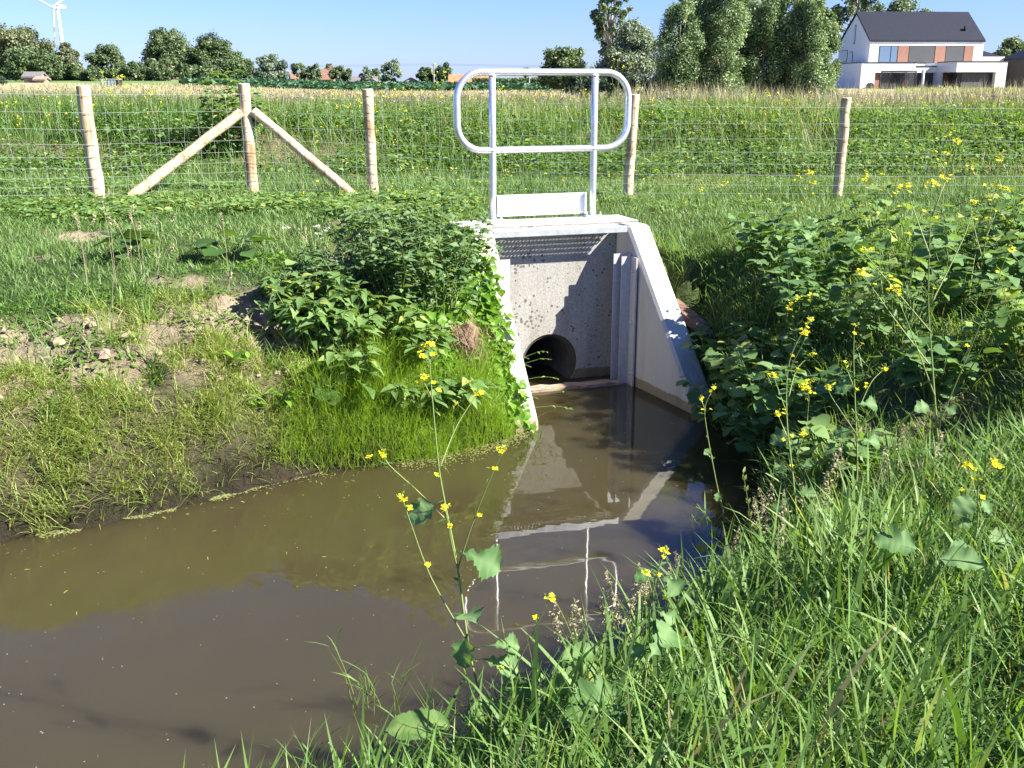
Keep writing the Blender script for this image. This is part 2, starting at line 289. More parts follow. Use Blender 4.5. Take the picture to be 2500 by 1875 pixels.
# ---------------------------------------------------------------- ground
POLY = np.array([(-30, -7), (-9, 2.1), (-5, 3.95), (-2.7, 4.96), (-2.28, 5.14), (-1.87, 5.43), (-1.65, 5.61), (-1.3, 5.91), (-.89, 6.07), (-.47, 6.24), (-.12, 6.5),
    w2(-.63, 1.17), w2(-.66, 0), w2(-.66, -.2), w2(.6, -.2), w2(.6, 0), w2(.745, 1.16),
    (1.55, 6.4), (1.5, 5.9), (1.42, 5.2), (1.12, 4.6), (.72, 4.0), (.32, 3.48), (-.1, 3.05), (-.5, 2.75), (-1.0, 2.4), (-3, 1.2), (-7, -1.5), (-28, -16)])
def shore(x, y):
    x = np.asarray(x, float); y = np.asarray(y, float)
    a = POLY; b = np.roll(POLY, -1, 0); d = np.full(x.shape, 1e9); ins = np.zeros(x.shape, bool)
    for (ax, ay), (bx, by) in zip(a, b):
        ex, ey = bx - ax, by - ay; t = np.clip(((x - ax) * ex + (y - ay) * ey) / (ex * ex + ey * ey), 0, 1)
        d = np.minimum(d, np.hypot(x - ax - t * ex, y - ay - t * ey))
        c = (ay > y) != (by > y)
        with np.errstate(divide='ignore', invalid='ignore'):
            xi = ax + (y - ay) / (by - ay if by != ay else 1e-9) * ex
        ins ^= c & (x < xi)
    return np.where(ins, -d, d)
def southside(x, y): return (y < (x + 9) * .528 - .1) | ((x > 1.3) & (y < 7.3))
def terr(x, y):
    x = np.asarray(x, float); y = np.asarray(y, float)
    d = shore(x, y) + fbm(x, y, .5, 3, 3) * .10 * sstep(0.2, .6, np.abs(uv(x, y)[0] - UC) - .2)
    u, v = uv(x, y)
    zf = .80 + .30 * sstep(2.5, 9, y)
    L = np.where(southside(x, y), .72, .38)
    L = np.where((x > 1.3) & (y > 4.5), .50, L)
    L = np.where((np.abs(u - UC) < 1.1) & (v > -.6) & (v < .4), .16, L)
    z = np.where(d > 0, zf * (1 - np.exp(-np.maximum(d, 0) / L)), -.5 * (1 - np.exp(np.minimum(d, 0) / .4)))
    hs = np.clip(TOP - (v - VS) * SL, .0, TOP) - .07
    e = np.maximum(np.abs(u - UC) - .70, 0)
    lim = hs + e * 1.1
    z = np.where((np.abs(u - UC) < 1.6) & (v > -.35) & (v < VF + .1) & (d > -.12), np.minimum(z, lim), z)
    z = z - .30 * np.exp(-((x - 2.25)**2 + (y - 5.0)**2) / .18)
    r = np.clip(d, 0, 1)
    z = z + r * (fbm(x, y, 1.6, 3, 1) * .07 + fbm(x, y, .22, 3, 2) * .02)
    s = bare(x, y, d); cl_ = np.abs(fbm(x, y, .30, 3, 7)); z = z + s * ((.14 - cl_) * .30 + fbm(x, y, .09, 2, 13) * .022)
    # spoil bank beyond the fence, then fields that climb gently to the houses and woods
    z = z + (.50 + .22 * fbm(x, y, 3.5, 3, 4)) * sstep(15.2, 17.8, y) * (1 - sstep(26, 36, y))
    t = x / np.maximum(y, 5.)
    s = .0067 + .0086 * sstep(-.12, -.34, t) + .004 * sstep(.1, .25, t)
    z = z + s * np.clip(y - 30, 0, 330) + .06 * fbm(x, y, 9, 3, 6) * sstep(12, 30, y)
    return z
def bare(x, y, d=None):
    if d is None: d = shore(x, y)
    north = ~southside(x, y)
    a = (sstep(.25, .5, d) * (1 - sstep(.95, 1.35, d)) * sstep(-.6, -1.15, x) * (1.0 + .8 * fbm(x, y, .7, 3, 8)))
    a = np.maximum(a, .55 * (1 - sstep(.5, .8, d)) * sstep(-.7, -1.3, x))
    a = np.maximum(a, .8 * (1 - sstep(0, .07, d)))
    a = np.where(north & (d > -.1) & (y < 9), a, 0)
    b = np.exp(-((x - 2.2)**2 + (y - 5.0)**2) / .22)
    c = sstep(15.6, 16.2, y) * (1 - sstep(17.4, 18.2, y)) * sstep(.12, .30, fbm(x, y, 2.0, 3, 9))
    p = (np.abs(y - 8.95) < 2) * sstep(.36, .5, fbm(x, y, .55, 3, 12)) * .7
    return np.clip(np.maximum(np.maximum(a, b), np.maximum(c, p)), 0, 1)
def axis(lo, hi, st, far_lo, far_hi, g=1.07):
    m = list(np.arange(lo, hi + 1e-6, st)); s = st; a = m[-1]
    while a < far_hi: s *= g; a += s; m.append(a)
    s = st; a = lo; pre = []
    while a > far_lo: s *= g * 1.05; a -= s; pre.append(a)
    return np.array(pre[::-1] + m)
gx = axis(-5.2, 5.0, .032, -2500, 2500, 1.05); gy = axis(1.2, 11.5, .032, -60, 4000, 1.05)
XX, YY = np.meshgrid(gx, gy, indexing='ij'); ZZ = terr(XX, YY)
nx, ny = XX.shape
idx = np.arange(nx * ny).reshape(nx, ny)
q = np.stack([idx[:-1, :-1], idx[1:, :-1], idx[1:, 1:], idx[:-1, 1:]], -1).reshape(-1, 4)
cxm = XX.ravel()[q].mean(1); cym = YY.ravel()[q].mean(1); cu, cv = uv(cxm, cym)
q = q[~((cu > -.72) & (cu < .66) & (cv > -.36) & (cv < -.02))]
g = G(); g.add(np.stack([XX.ravel(), YY.ravel(), ZZ.ravel()], 1), q)
m, n, p = mat('field_ground')
vc = n.nodes.new('ShaderNodeAttribute'); vc.attribute_name = 'zone'
f = noise(n, 26, 6, 'Object', rough=.7); c2 = ramp(n, f, [(.3, (.55, .55, .55)), (.5, (1, 1, 1)), (.7, (1.25, 1.22, 1.18))])
mx = N(n, 'ShaderNodeMix'); mx.data_type = 'RGBA'; mx.blend_type = 'MULTIPLY'; mx.inputs[0].default_value = 1
n.links.new(vc.outputs['Color'], mx.inputs[6]); n.links.new(c2, mx.inputs[7]); n.links.new(mx.outputs[2], p.inputs['Base Color'])
p.inputs['Roughness'].default_value = .92; p.inputs['Specular IOR Level'].default_value = .15; bump(n, p, f, 1.0, .045)
ground = g.build('ground', m, smooth=True); tag(ground, kind='structure')
xr, yr = XX.ravel(), YY.ravel(); dr = shore(xr, yr); sb = bare(xr, yr, dr)
def C(*c): return np.array(c)
zc = np.zeros((len(xr), 3)) + C(.060, .085, .026)
zc = zc * (1 + .5 * fbm(xr, yr, 1.1, 3, 20))[:, None]
zc = zc * (1 - sb)[:, None] + (C(.165, .125, .085)[None] + C(.145, .115, .09)[None] * (sstep(.3, .55, dr) * (yr < 9))[:, None]) * sb[:, None] * ((1 + .5 * fbm(xr, yr, .4, 3, 21)) )[:, None]
wet = (1 - sstep(.02, .42, dr)) * (dr > -.05) * (yr < 9)
zc = zc * (1 - .40 * wet - .35 * (1 - sstep(.03, .10, dr)) * (dr > -.05) * (yr < 9))[:, None]
hol = np.exp(-((xr - 2.2)**2 + (yr - 5.0)**2) / .22); zc = zc * (1 - hol[:, None]) + C(.075, .06, .045) * hol[:, None]  # shade lying in the hollow is painted into its soil colour
t = xr / np.maximum(yr, 5.)
far = sstep(33, 45, yr)
dryc = C(.31, .28, .15)[None] * (1 + .45 * fbm(xr, yr * .35, 4, 4, 22))[:, None]
grn = C(.12, .19, .06)[None] * (1 + .4 * fbm(xr, yr, 6, 3, 24))[:, None]
gm = sstep(-.02, .12, fbm(xr, yr * .5, 30, 3, 23)) * sstep(-.24, -.3, t)
dryc = dryc * (1 - gm)[:, None] + grn * gm[:, None]
zc = zc * (1 - far)[:, None] + dryc * far[:, None]
row = 1 + .35 * np.sin((xr * .25 + yr) * 2.2)
beet = C(.030, .085, .032)[None] * (row * (1 + .5 * fbm(xr, yr, 3, 3, 25)))[:, None]
bm = sstep(122, 128, yr + 6 * fbm(xr, yr, 20, 2, 26)) * sstep(-.31, -.27, t) * (1 - sstep(.2, .3, t)) * (1 - sstep(620, 900, yr))
zc = zc * (1 - bm)[:, None] + beet * bm[:, None]
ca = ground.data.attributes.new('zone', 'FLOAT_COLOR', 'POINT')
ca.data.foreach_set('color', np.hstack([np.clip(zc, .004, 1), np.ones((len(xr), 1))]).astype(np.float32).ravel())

# ---------------------------------------------------------------- water
g = G(); wx = np.linspace(-30, 2.2, 40); wy = np.linspace(-17, 8.5, 40)
g.add([(-30, -17, 0), (2.2, -17, 0), (2.2, 8.5, 0), (-30, 8.5, 0)], [[0, 1, 2, 3]])
m, n, p = mat('ditch_water')
f0 = noise(n, .8, 3); n.links.new(ramp(n, f0, [(.3, (.041, .0335, .0145)), (.7, (.047, .0395, .0185))]), p.inputs['Base Color'])
p.subsurface_method = 'BURLEY'; p.inputs['Subsurface Weight'].default_value = 1; p.inputs['Subsurface Radius'].default_value = (1, .9, .6); p.inputs['Subsurface Scale'].default_value = .32
p.inputs['Roughness'].default_value = .012; p.inputs['IOR'].default_value = 1.42
f = noise(n, 3.5, 2, stretch=(1, 1.6, 1)); bump(n, p, f, .022, .03)
water = g.build('water', m); tag(water, kind='structure')

# ---------------------------------------------------------------- culvert headwall
hw = thing('culvert_headwall', 'grey concrete culvert headwall with sloping wing walls and round pipe mouth at the ditch', 'headwall', tuple(OO))
# back wall with a round hole
g = G(); pu, pz, pr = -.05, .147, .24; u0, u1, z0, z1, vb = -.765, .695, -.65, TOP, -.40
ths = sorted(set([i * 2 * math.pi / 64 for i in range(64)] + [math.atan2(b - pz, a - pu) % (2 * math.pi) for a in (u0, u1) for b in (z0, z1)]))
outer, inner = [], []
for th in ths:
    c, s_ = math.cos(th), math.sin(th)
    k = min([((u1 if c > 0 else u0) - pu) / c if abs(c) > 1e-9 else 9e9, ((z1 if s_ > 0 else z0) - pz) / s_ if abs(s_) > 1e-9 else 9e9])
    outer.append((pu + k * c, pz + k * s_)); inner.append((pu + pr * c, pz + pr * s_))
K = len(ths); v = [W(a, 0, b) for a, b in outer] + [W(a, 0, b) for a, b in inner] + [W(a, vb, b) for a, b in outer] + [W(a, vb, b) for a, b in inner]
i = np.arange(K); j = (i + 1) % K
g.add(v, [np.stack([i, j, j + K, i + K], 1), np.stack([i + 2 * K, i + 3 * K, j + 3 * K, j + 2 * K], 1),
          np.stack([i, i + 2 * K, j + 2 * K, j], 1), np.stack([i + K, j + K, j + 3 * K, i + 3 * K], 1)])
bw = g.build('back_wall', M['conc_wall'], hw)
def wing(s, ui0, ui1, name='wing_wall'):
    g = G(); th = .19; prof = [(0.0, -.65), (0.0, TOP), (VS, TOP), (VF, .06), (VF + .02, -.65)]
    a = []; b = []
    for vv, zz in prof:
        k = vv / VF; ui = ui0 + (ui1 - ui0) * k
        a.append(W(ui, vv + .002, zz)); b.append(W(ui + s * th, vv + .002, zz))
    if s < 0: a, b = b, a
    n_ = len(prof); i = np.arange(n_); j = (i + 1) % n_
    g.add(a + b, [np.stack([i, j, j + n_, i + n_], 1), [list(range(n_))[::-1]], [list(range(n_, 2 * n_))]])
    return g.build(name, M['conc_wing'], hw, bevel=.020)
wl = wing(-1, -.572, -.54); wr = wing(1, .50, .645)
# cap strip over the back wall, a touch wider than it
g = G(); v = [W(a, b, z) for z in (TOP + .002, TOP + .012) for a, b in ((-.768, .0), (.698, .0), (.698, -.403), (-.768, -.403))]
g.hexa(v); g.build('cap_slab', M['conc_wing'], hw, bevel=.006)
for uu, vv in ((-.66, -.06), (.585, -.05)):               # round lifting-anchor patches in the top
    g = G(); g.tube([W(uu, vv, TOP + .0122), W(uu, vv, TOP + .0145)], .035, 20); g.build('anchor_plug', M['steel'], hw)
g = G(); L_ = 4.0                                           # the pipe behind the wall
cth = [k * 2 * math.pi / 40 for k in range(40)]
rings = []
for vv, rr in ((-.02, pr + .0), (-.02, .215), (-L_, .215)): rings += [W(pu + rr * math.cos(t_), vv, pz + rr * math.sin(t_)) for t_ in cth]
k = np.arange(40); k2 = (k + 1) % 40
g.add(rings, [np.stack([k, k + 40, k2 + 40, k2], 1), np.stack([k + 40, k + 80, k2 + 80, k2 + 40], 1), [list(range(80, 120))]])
g.build('drain_pipe', plain('shaded_pipe_concrete', (.045, .043, .04), .9, var=.3), hw, smooth=True)  # near-black colour carries the shade inside the concrete pipe
def channel(s, ub):
    g = G()
    def bx(ua, ub_, va, vb_, zt):
        g.hexa([W(a, b, z) for z in (-.5, zt) for a, b in ((min(ua, ub_), vb_), (max(ua, ub_), vb_), (max(ua, ub_), va), (min(ua, ub_), va))])
    bx(ub, ub - s * .125, .205, .213, 1.045); bx(ub, ub - s * .008, .214, .262, 1.045)     # rear leg and web
    bx(ub + s*.004, ub - s * .082, .262, .270, 1.03); bx(ub+s*.006, ub - s * .006, .271, .375, 1.03)  # front angle
    o = g.build('stop_log_channel', M['steel'], hw)
    for zz in (.92, .52, .10):
        b = G(); b.tube([W(ub - s * .006, .325, zz), W(ub - s * .022, .325, zz)], .011, 8); b.build('bolt', M['galv'], o)
channel(1, .524); channel(-1, -.574)

# plank lying in the slots at water level
g = G(); nseg = 14
top = [(-.57 + 1.02 * i / nseg) for i in range(nseg + 1)]
v = []
for i, u_ in enumerate(top):
    dz = .004 * math.sin(i * 1.7) + .002 * math.sin(i * 4.1) - .012 ; dv = .003 * math.sin(i * 2.3)
    v += [W(u_, .29 + dv, -.08), W(u_, .295 + dv, .035 + dz), W(u_, .225 + dv, .048 + dz), W(u_, .22 + dv, -.08)]
fs = [(4 * i + a, 4 * i + (a + 1) % 4, 4 * i + 4 + (a + 1) % 4, 4 * i + 4 + a) for i in range(nseg) for a in range(4)] + [(3, 2, 1, 0), tuple(4 * nseg + a for a in range(4))]
g.add(v, fs); pk = g.build('wooden_plank', M['old_wood']); tag(pk, 'weathered reddish plank lying at water level across the pipe mouth', 'plank')

# walkway grating with real holes
gr = thing('steel_grating', 'galvanised perforated steel grating plate bridging the top of the headwall', 'grating', tuple(W(0, .09, TOP - .02)))
g = G(); gu0, gu1, gv0, gv1, gz = -.565, .498, .006, .178, TOP - .008; nc, nr = 35, 6; du = (gu1 - gu0) / nc; dv = (gv1 - gv0) / nr; th = .004
oc = [(math.cos(a), math.sin(a)) for a in [k * math.pi / 4 for k in range(8)]]
sq = [(.5, 0), (.5, .5), (0, .5), (-.5, .5), (-.5, 0), (-.5, -.5), (0, -.5), (.5, -.5)]
V_, Fs = [], []
for r_ in range(nr):
    for c_ in range(nc):
        cu_ = gu0 + (c_ + .5 + (.5 if r_ % 2 else 0) - (.25)) * du; cv_ = gv0 + (r_ + .5) * dv
        b0 = len(V_)
        for z in (gz, gz - th):
            V_ += [W(cu_ + a * du, cv_ + b * dv, z) for a, b in sq]; V_ += [W(cu_ + a * du * .22, cv_ + b * dv * .25, z) for a, b in oc]
        for k in range(8):
            k2 = (k + 1) % 8
            Fs += [(b0 + k, b0 + k2, b0 + 8 + k2, b0 + 8 + k), (b0 + 16 + k, b0 + 24 + k, b0 + 24 + k2, b0 + 16 + k2), (b0 + 8 + k, b0 + 8 + k2, b0 + 24 + k2, b0 + 24 + k)]
g.add(V_, Fs); g.build('perforated_plate', M['galv'], gr)
g = G()
def ubox(g, a0, a1, b0, b1, z0, z1): g.hexa([W(a, b, z) for z in (z0, z1) for a, b in ((a0, b1), (a1, b1), (a1, b0), (a0, b0))])
ubox(g, gu0 - .004, gu1 + .02, .182, .187, TOP - .052, TOP - .003); ubox(g, gu0 - .004, gu1 + .02, .150, .1815, TOP - .052, TOP - .047)
g.build('edge_bar', M['galv'], gr, bevel=.002)

# guard railing
rl = thing('guard_railing', 'shiny galvanised tube guard railing with rounded ends bolted on the headwall', 'railing', tuple(W(.012, -.35, TOP + .022)))
VR = -.35; RT = .0275; TB = TOP + .012
def rpt(u_, z): return W(u_, VR, z)
ua, ub, za, zb, R_ = -.699, .731, 1.818, 2.407, .20
loop = []
for cu_, cz, a0 in ((ub - R_, zb - R_, 0), (ua + R_, zb - R_, 90), (ua + R_, za + R_, 180), (ub - R_, za + R_, 270)):
    for k in range(13): a = rad(a0 + 90 * k / 12); loop.append(rpt(cu_ + R_ * math.cos(a), cz + R_ * math.sin(a)))
g = G(); g.tube(loop, RT, 18, closed=True); g.build('rail_loop', M['galv'], rl, smooth=True)
for u_ in (-.415, .438):
    g = G(); g.tube([rpt(u_, TB + .008), rpt(u_, 1.5), rpt(u_, 2.0), rpt(u_, zb - .008)], RT, 18)
    for zz in (za, zb):                                      # weld beads
        a = [rpt(u_ + (RT + .003) * math.cos(k * math.pi / 8), zz - RT * .9 if zz == zb else zz) + VV * (RT + .003) * math.sin(k * math.pi / 8) for k in range(16)]
        g.tube(a, .004, 6, closed=True)
    po = g.build('rail_post', M['galv'], rl, smooth=True)
    g = G(); ubox(g, u_ - .075, u_ + .085, VR - .045, VR + .06, TB + .0005, TB + .010)
    bp = g.build('base_plate', M['galv'], rl, bevel=.002)
    for du_ in (-.055, .062):
        g = G(); g.tube([W(u_ + du_, VR + .02, TB + .0105), W(u_ + du_, VR + .02, TB + .019)], .012, 6); g.tube([W(u_ + du_, VR + .02, TB + .019), W(u_ + du_, VR + .02, TB + .042)], .006, 8)
        g.build('anchor_bolt', M['galv'], bp)
g = G(); ubox(g, -.384, .385, VR - .004, VR + .000, 1.298, 1.468); ubox(g, -.384, -.380, VR + .0005, VR + .026, 1.298, 1.468); ubox(g, .362, .366, VR + .0005, VR + .026, 1.298, 1.468)
g.build('kick_plate', M['zinc'], rl)

# ---------------------------------------------------------------- wire fence
fz = lambda x, y: float(terr(np.array([x]), np.array([y]))[0])
fence = thing('wire_fence', 'stock fence of pale peeled log posts with wire mesh along the mown grass strip', 'fence', (0, 11.5, 1.1))
PA, PB, PC, PD, PE = (-4.37, 10.95), (-2.92, 11.69), (-1.57, 11.72), (1.27, 11.45), (3.64, 11.6)
def log(name, a, b, r0, r1, parent, seed):
    g = G(); a, b = np.array(a, float), np.array(b, float); rs = np.random.default_rng(seed)
    pts = [a + (b - a) * k / 8 + np.array([*(rs.normal(0, .004, 2)), 0]) * (0 < k < 8) for k in range(9)]
    rr = [r0 + (r1 - r0) * k / 8 + rs.normal(0, .0018) for k in range(9)]
    g.tube(pts, rr, 14, caps=False); o = g.build(name, M['post'], parent, smooth=True)
    g = G(); t_ = norm((b - a)[None])[0]; g.tube([b - t_ * .004, b + t_ * .003, b + t_ * .008], [rr[-1] * 1.002, rr[-1] * .97, rr[-1] * .80], 14); g.build('cut_end', M['cut'], o)
    return o
ftops = {}
for k, ((x, y), lx, r, zt) in enumerate([(PA, -.035, .073, 2.31), (PB, -.02, .068, 2.33), (PC, -.02, .060, 2.27), (PD, .05, .054, 2.21), (PE, .012, .056, 2.17)]):
    z = fz(x, y); log('fence_post', (x, y, z - .3), (x + lx, y, zt), r, r * .96, fence, k); ftops[k] = (x + lx * .5, y, zt)
def brace(top, foot, k): log('brace', foot, top, .056, .052, fence, 20 + k)
brace((PB[0] - .065, PB[1] - .05, 2.03), (PA[0] + .14, PA[1] + .10, fz(PA[0] + .14, PA[1] + .1) - .05), 1)
brace((PB[0] + .07, PB[1] - .02, 2.04), (PC[0] - .12, PC[1] - .06, fz(PC[0] - .12, PC[1]) - .04), 2)
line = [(-7.4, 9.5, 2.30), (PA[0] - .02, PA[1] - .085, 2.22), (PB[0], PB[1] - .08, 2.225), (PC[0], PC[1] - .075, 2.165), (PD[0], PD[1] - .07, 2.10), (PE[0], PE[1] - .07, 2.075), (8.2, 11.9, 2.01)]
lp = np.array(line); cl = np.concatenate([[0], np.cumsum(np.linalg.norm(np.diff(lp[:, :2], axis=0), axis=1))])
def along(s_): return np.array([np.interp(s_, cl, lp[:, k]) for k in range(3)])
offs = np.cumsum([0, .175, .165, .145, .128, .115, .103, .092, .080]); ss = np.linspace(0, cl[-1], 90)
fr = np.random.default_rng(3)
for k, o_ in enumerate(offs):
    g = G(); pts = np.array([along(s_) for s_ in ss]); pts[:, 2] -= o_ + .006 * np.sin(ss * 1.3 + k) + fr.normal(0, .0022, len(ss)); g.tube(pts, .0017 if k in (0, 8) else .0014, 5, caps=False)
    g.build('horizontal_wire', M['wire'], fence)
g = G()
for s_ in np.arange(.1, cl[-1], .155):
    a = along(s_); j = fr.normal(0, .006, 9); g.tube([a + np.array([j[i], 0, -offs[i]]) for i in range(9)], .0008, 4, caps=False)
vw = g.build('upright_wires', M['wire'], fence); vw['kind'] = 'stuff'
g = G()                                                  # staples and wire wraps seen as dark rings on the posts
for (x, y), lx, r in ((PA, -.035, .073), (PB, -.02, .068), (PC, -.02, .060), (PD, .05, .054), (PE, .012, .056)):
    for o_ in offs[:8]:
        zz = 2.2 - o_; a = [(x + lx * .4 + (r + .003) * math.cos(t_), y + (r + .003) * math.sin(t_), zz + .012 * math.sin(t_ * 1 + x)) for t_ in np.linspace(math.pi * .95, math.pi * 2.05, 10)]; g.tube(a, .0018, 4)
tw = g.build('wire_ties', plain('tie_wire', (.10, .075, .055), .6), fence); tw['kind'] = 'stuff'

# ---------------------------------------------------------------- trees
def cards(g, c, size, tone, nrm=None, asp=1.35, rs=rng):
    n_ = len(c); a = norm(rs.normal(0, 1, (n_, 3)))
    if nrm is not None: a = norm(a * .8 + nrm * .9)
    b = norm(np.cross(a, norm(rs.normal(0, 1, (n_, 3))))); d = np.cross(a, b)
    s = np.broadcast_to(np.asarray(size, float), (n_,))[:, None] * rs.uniform(.65, 1.3, (n_, 1))
    b = b * s * .5; d = d * s * .5 * asp
    bend = a * s * .14
    v = np.stack([c - d, c - b * .9 + bend, c + d, c + b * .9 + bend], 1).reshape(-1, 3)
    f = np.arange(n_ * 4).reshape(-1, 4); g.add(v, f, np.repeat(tone, 4))
def tree(name, label, x, y, z, h, wd, kind='oak', shape='round', n=5200, leaf=.4, group='trees along the field edge', clump=46, trunk=.0, dens=1.0, sparse=False, bark='bark', lean=0., seed=0):
    rs = np.random.default_rng(1000 + seed)
    z = float(terr(np.array([x]), np.array([y]))[0]) - .1 if z is None else z
    t = thing(name, label, 'shrub' if name.endswith('shrub') else 'tree', (x, y, z), group)
    R = wd / 2; lo = trunk * h
    # clump centres
    cs, rr = [], []
    while len(cs) < clump:
        if shape == 'column':
            q_ = rs.uniform(0, 1); ang = rs.uniform(0, 6.283)
            prof = (min(1, q_ / .12) ** .5) * (1 - max(0, (q_ - .62) / .38) ** 2 * .72)
            k = rs.uniform(.35, .95) * prof * R; cs.append((k * math.cos(ang), k * math.sin(ang), lo + q_ * (h - lo) * .97)); rr.append(R * rs.uniform(.22, .36) * (.5 + .5 * prof))
        else:
            d = norm(rs.normal(0, 1, (1, 3)))[0]; k = rs.uniform(.25, 1) ** .45
            if shape == 'cone': zq = rs.uniform(.02, 1); pr_ = (1 - zq) ** .75; cs.append((d[0] * k * R * pr_, d[1] * k * R * pr_, lo + zq * (h - lo))); rr.append(R * rs.uniform(.2, .34) * (.4 + .6 * pr_)); continue
            hh = (h - lo) / 2
            pz = d[2] * k
            wid = 1.0 if shape == 'round' else (1 - .25 * pz)
            if pz < -.4 and shape == 'round' and rs.random() < .3: continue
            cs.append((d[0] * k * R * .86 * wid, d[1] * k * R * .86 * wid, lo + hh + pz * hh * .88)); rr.append(min(R, hh) * rs.uniform(.17, .36) * (.62 if sparse else 1))
    cs = np.array(cs); rr = np.array(rr)
    # limbs
    g = G(); tr = max(.06, h * .019)
    hub = np.array([lean * h * .3, 0, lo + (h - lo) * .35])
    g.tube([(0, 0, -.2), (lean * h * .1, .0, h * .18), tuple(hub), (lean * h * .6, 0, h * .86)], [tr * 1.3, tr, tr * .75, tr * .15], 8)
    for c in cs[rs.permutation(len(cs))[: (26 if sparse else 12)]]:
        a = np.array([lean * c[2] * .8, 0, max(lo * .6, c[2] * .55)]); m_ = (a + c) / 2 + np.array([0, 0, .06 * h * rs.uniform(-.3, 1)])
        g.tube([a, m_, c], [tr * .42, tr * .28, tr * .08], 5)
    g.build('trunk', M[bark], t, smooth=True, local=True)
    # leaves on clump shells
    ci = rs.choice(len(cs), n, p=rr**2 / (rr**2).sum()); d = norm(rs.normal(0, 1, (n, 3))); d[:, 2] = np.where(rs.random(n) < .35, np.abs(d[:, 2]), d[:, 2])
    k = rs.uniform(.2, 1.12, (n, 1)) ** .55 * np.where(rs.random((n, 1)) < .12, 1.35, 1)
    pos = cs[ci] + d * k * rr[ci][:, None] * np.array([1, 1, .85 if shape != 'column' else 1.5])
    pos[:, 2] = np.maximum(pos[:, 2], .05)
    tone = np.clip(.5 + rs.normal(0, .14, n) + (rs.normal(0, .18, len(cs)))[ci], 0, 1)
    g = G(); cards(g, pos, leaf, tone, norm(d + np.array([0, 0, .5])), rs=rs)
    g.build('crown', CROWNS[kind], t, local=True)
    return t
T = TREES
labs = ['broad brownish green tree at the far edge, biggest of the wood, cut by the frame', 'dark green tree right in front of the biggest brownish tree', 'pointed brownish tree standing under the wind turbine tower',
 'rounded tree with a forked top between the turbine wood and the tall pair', 'low dark bush just left of the green metal box trailer', 'low dark bush just behind the green metal box trailer', 'tall airy tree, higher one of the pair beside the red roofed farmhouse', 'dense tree, lower one of the pair beside the red roofed farmhouse',
 'small light green tree directly above the red roofed white farmhouse', 'low dark bush under the pointed tree next to the grey wooden shed', 'small round dark shrub at the frame edge in the dry field']
sp = [('brown', 'round', 9000, .62, 60), ('oak', 'round', 6000, .5, 46), ('brown', 'cone', 5000, .5, 44), ('oak', 'round', 4200, .5, 30), ('oak', 'round', 2600, .5, 22), ('oak', 'round', 2600, .5, 22), ('ash', 'round', 7000, .55, 50), ('oak', 'round', 6000, .55, 42), ('ash', 'round', 2600, .5, 22), ('oak', 'round', 2200, .5, 20), ('shrub', 'round', 1400, .3, 14)]
for i, (d, lb, s_) in enumerate(zip(T['left'], labs, sp)):
    x, y, z, h, wd = d
    tree('dark_shrub' if i in (4, 5, 9, 10) else 'broadleaf_tree', lb, x, y, z - .6, h + .6, wd * 1.08, s_[0], s_[1], int(s_[2] * 3.4), s_[3] * .54, 'trees of the wood left of the fields', int(s_[4] * 1.6), seed=i)
# the hedge-like mass that joins them: single bushes
for i, (xx, yb, hh, ww, lb) in enumerate([(-84.5, 172, 3.6, 8, 'dark bush at the foot of the brownish wood behind the wooden shed'), (-60.5, 190, 4.2, 7, 'dark bush between forked tree and the tall airy tree'), (-71.5, 178, 3.2, 7, 'dark bush below the forked tree'),
                                          (-64.5, 196, 3.4, 7, 'dark bush at the foot of the tall airy tree'), (-56.5, 196, 3.0, 6, 'dark bush at the foot of the dense tree beside the farmhouse'), (-52.0, 178, 2.6, 5.5, 'light green bush just left of the farmhouse')]):
    tree('dark_shrub', lb, xx, yb, None, hh, ww, 'oak' if i < 5 else 'ash', 'round', 2400, .5, 'bushes along the foot of the wood', 20, seed=40 + i)
ml = ['silvery willow with a dense round crown beside the farmhouse', 'narrow tree hiding the left half of the red brick house', 'tree in front of the brown roofed house with chimney', 'thin sparse tree behind the chimney of the brown house', 'wide dark tree right of the brown roofed house',
      'small greyish tree behind the grey roofed bungalow', 'small tree next to the tall silvery willow above the bungalows', 'tall silvery willow right of the bungalows', 'dark round tree left of the wooden pole', 'dark tree right behind the wooden pole', 'tiny tree on the horizon above the hedge']
mk = [('willow', 4200), ('ash', 2000), ('ash', 2000), ('brown', 700), ('oak', 2600), ('willow', 1500), ('ash', 1500), ('willow', 3000), ('oak', 2200), ('oak', 2400), ('oak', 900)]
for i, (d, lb, s_) in enumerate(zip(T['mid'], ml, mk)):
    x, y, z, h, wd = d
    tree('willow_tree' if s_[0] == 'willow' else 'broadleaf_tree', lb, x, y, z - .5, h + .5, wd * 1.1, s_[0], 'egg' if s_[0] == 'willow' else 'round', int(s_[1] * 1.8), .42, 'trees between the houses on the horizon', 34, seed=60 + i)
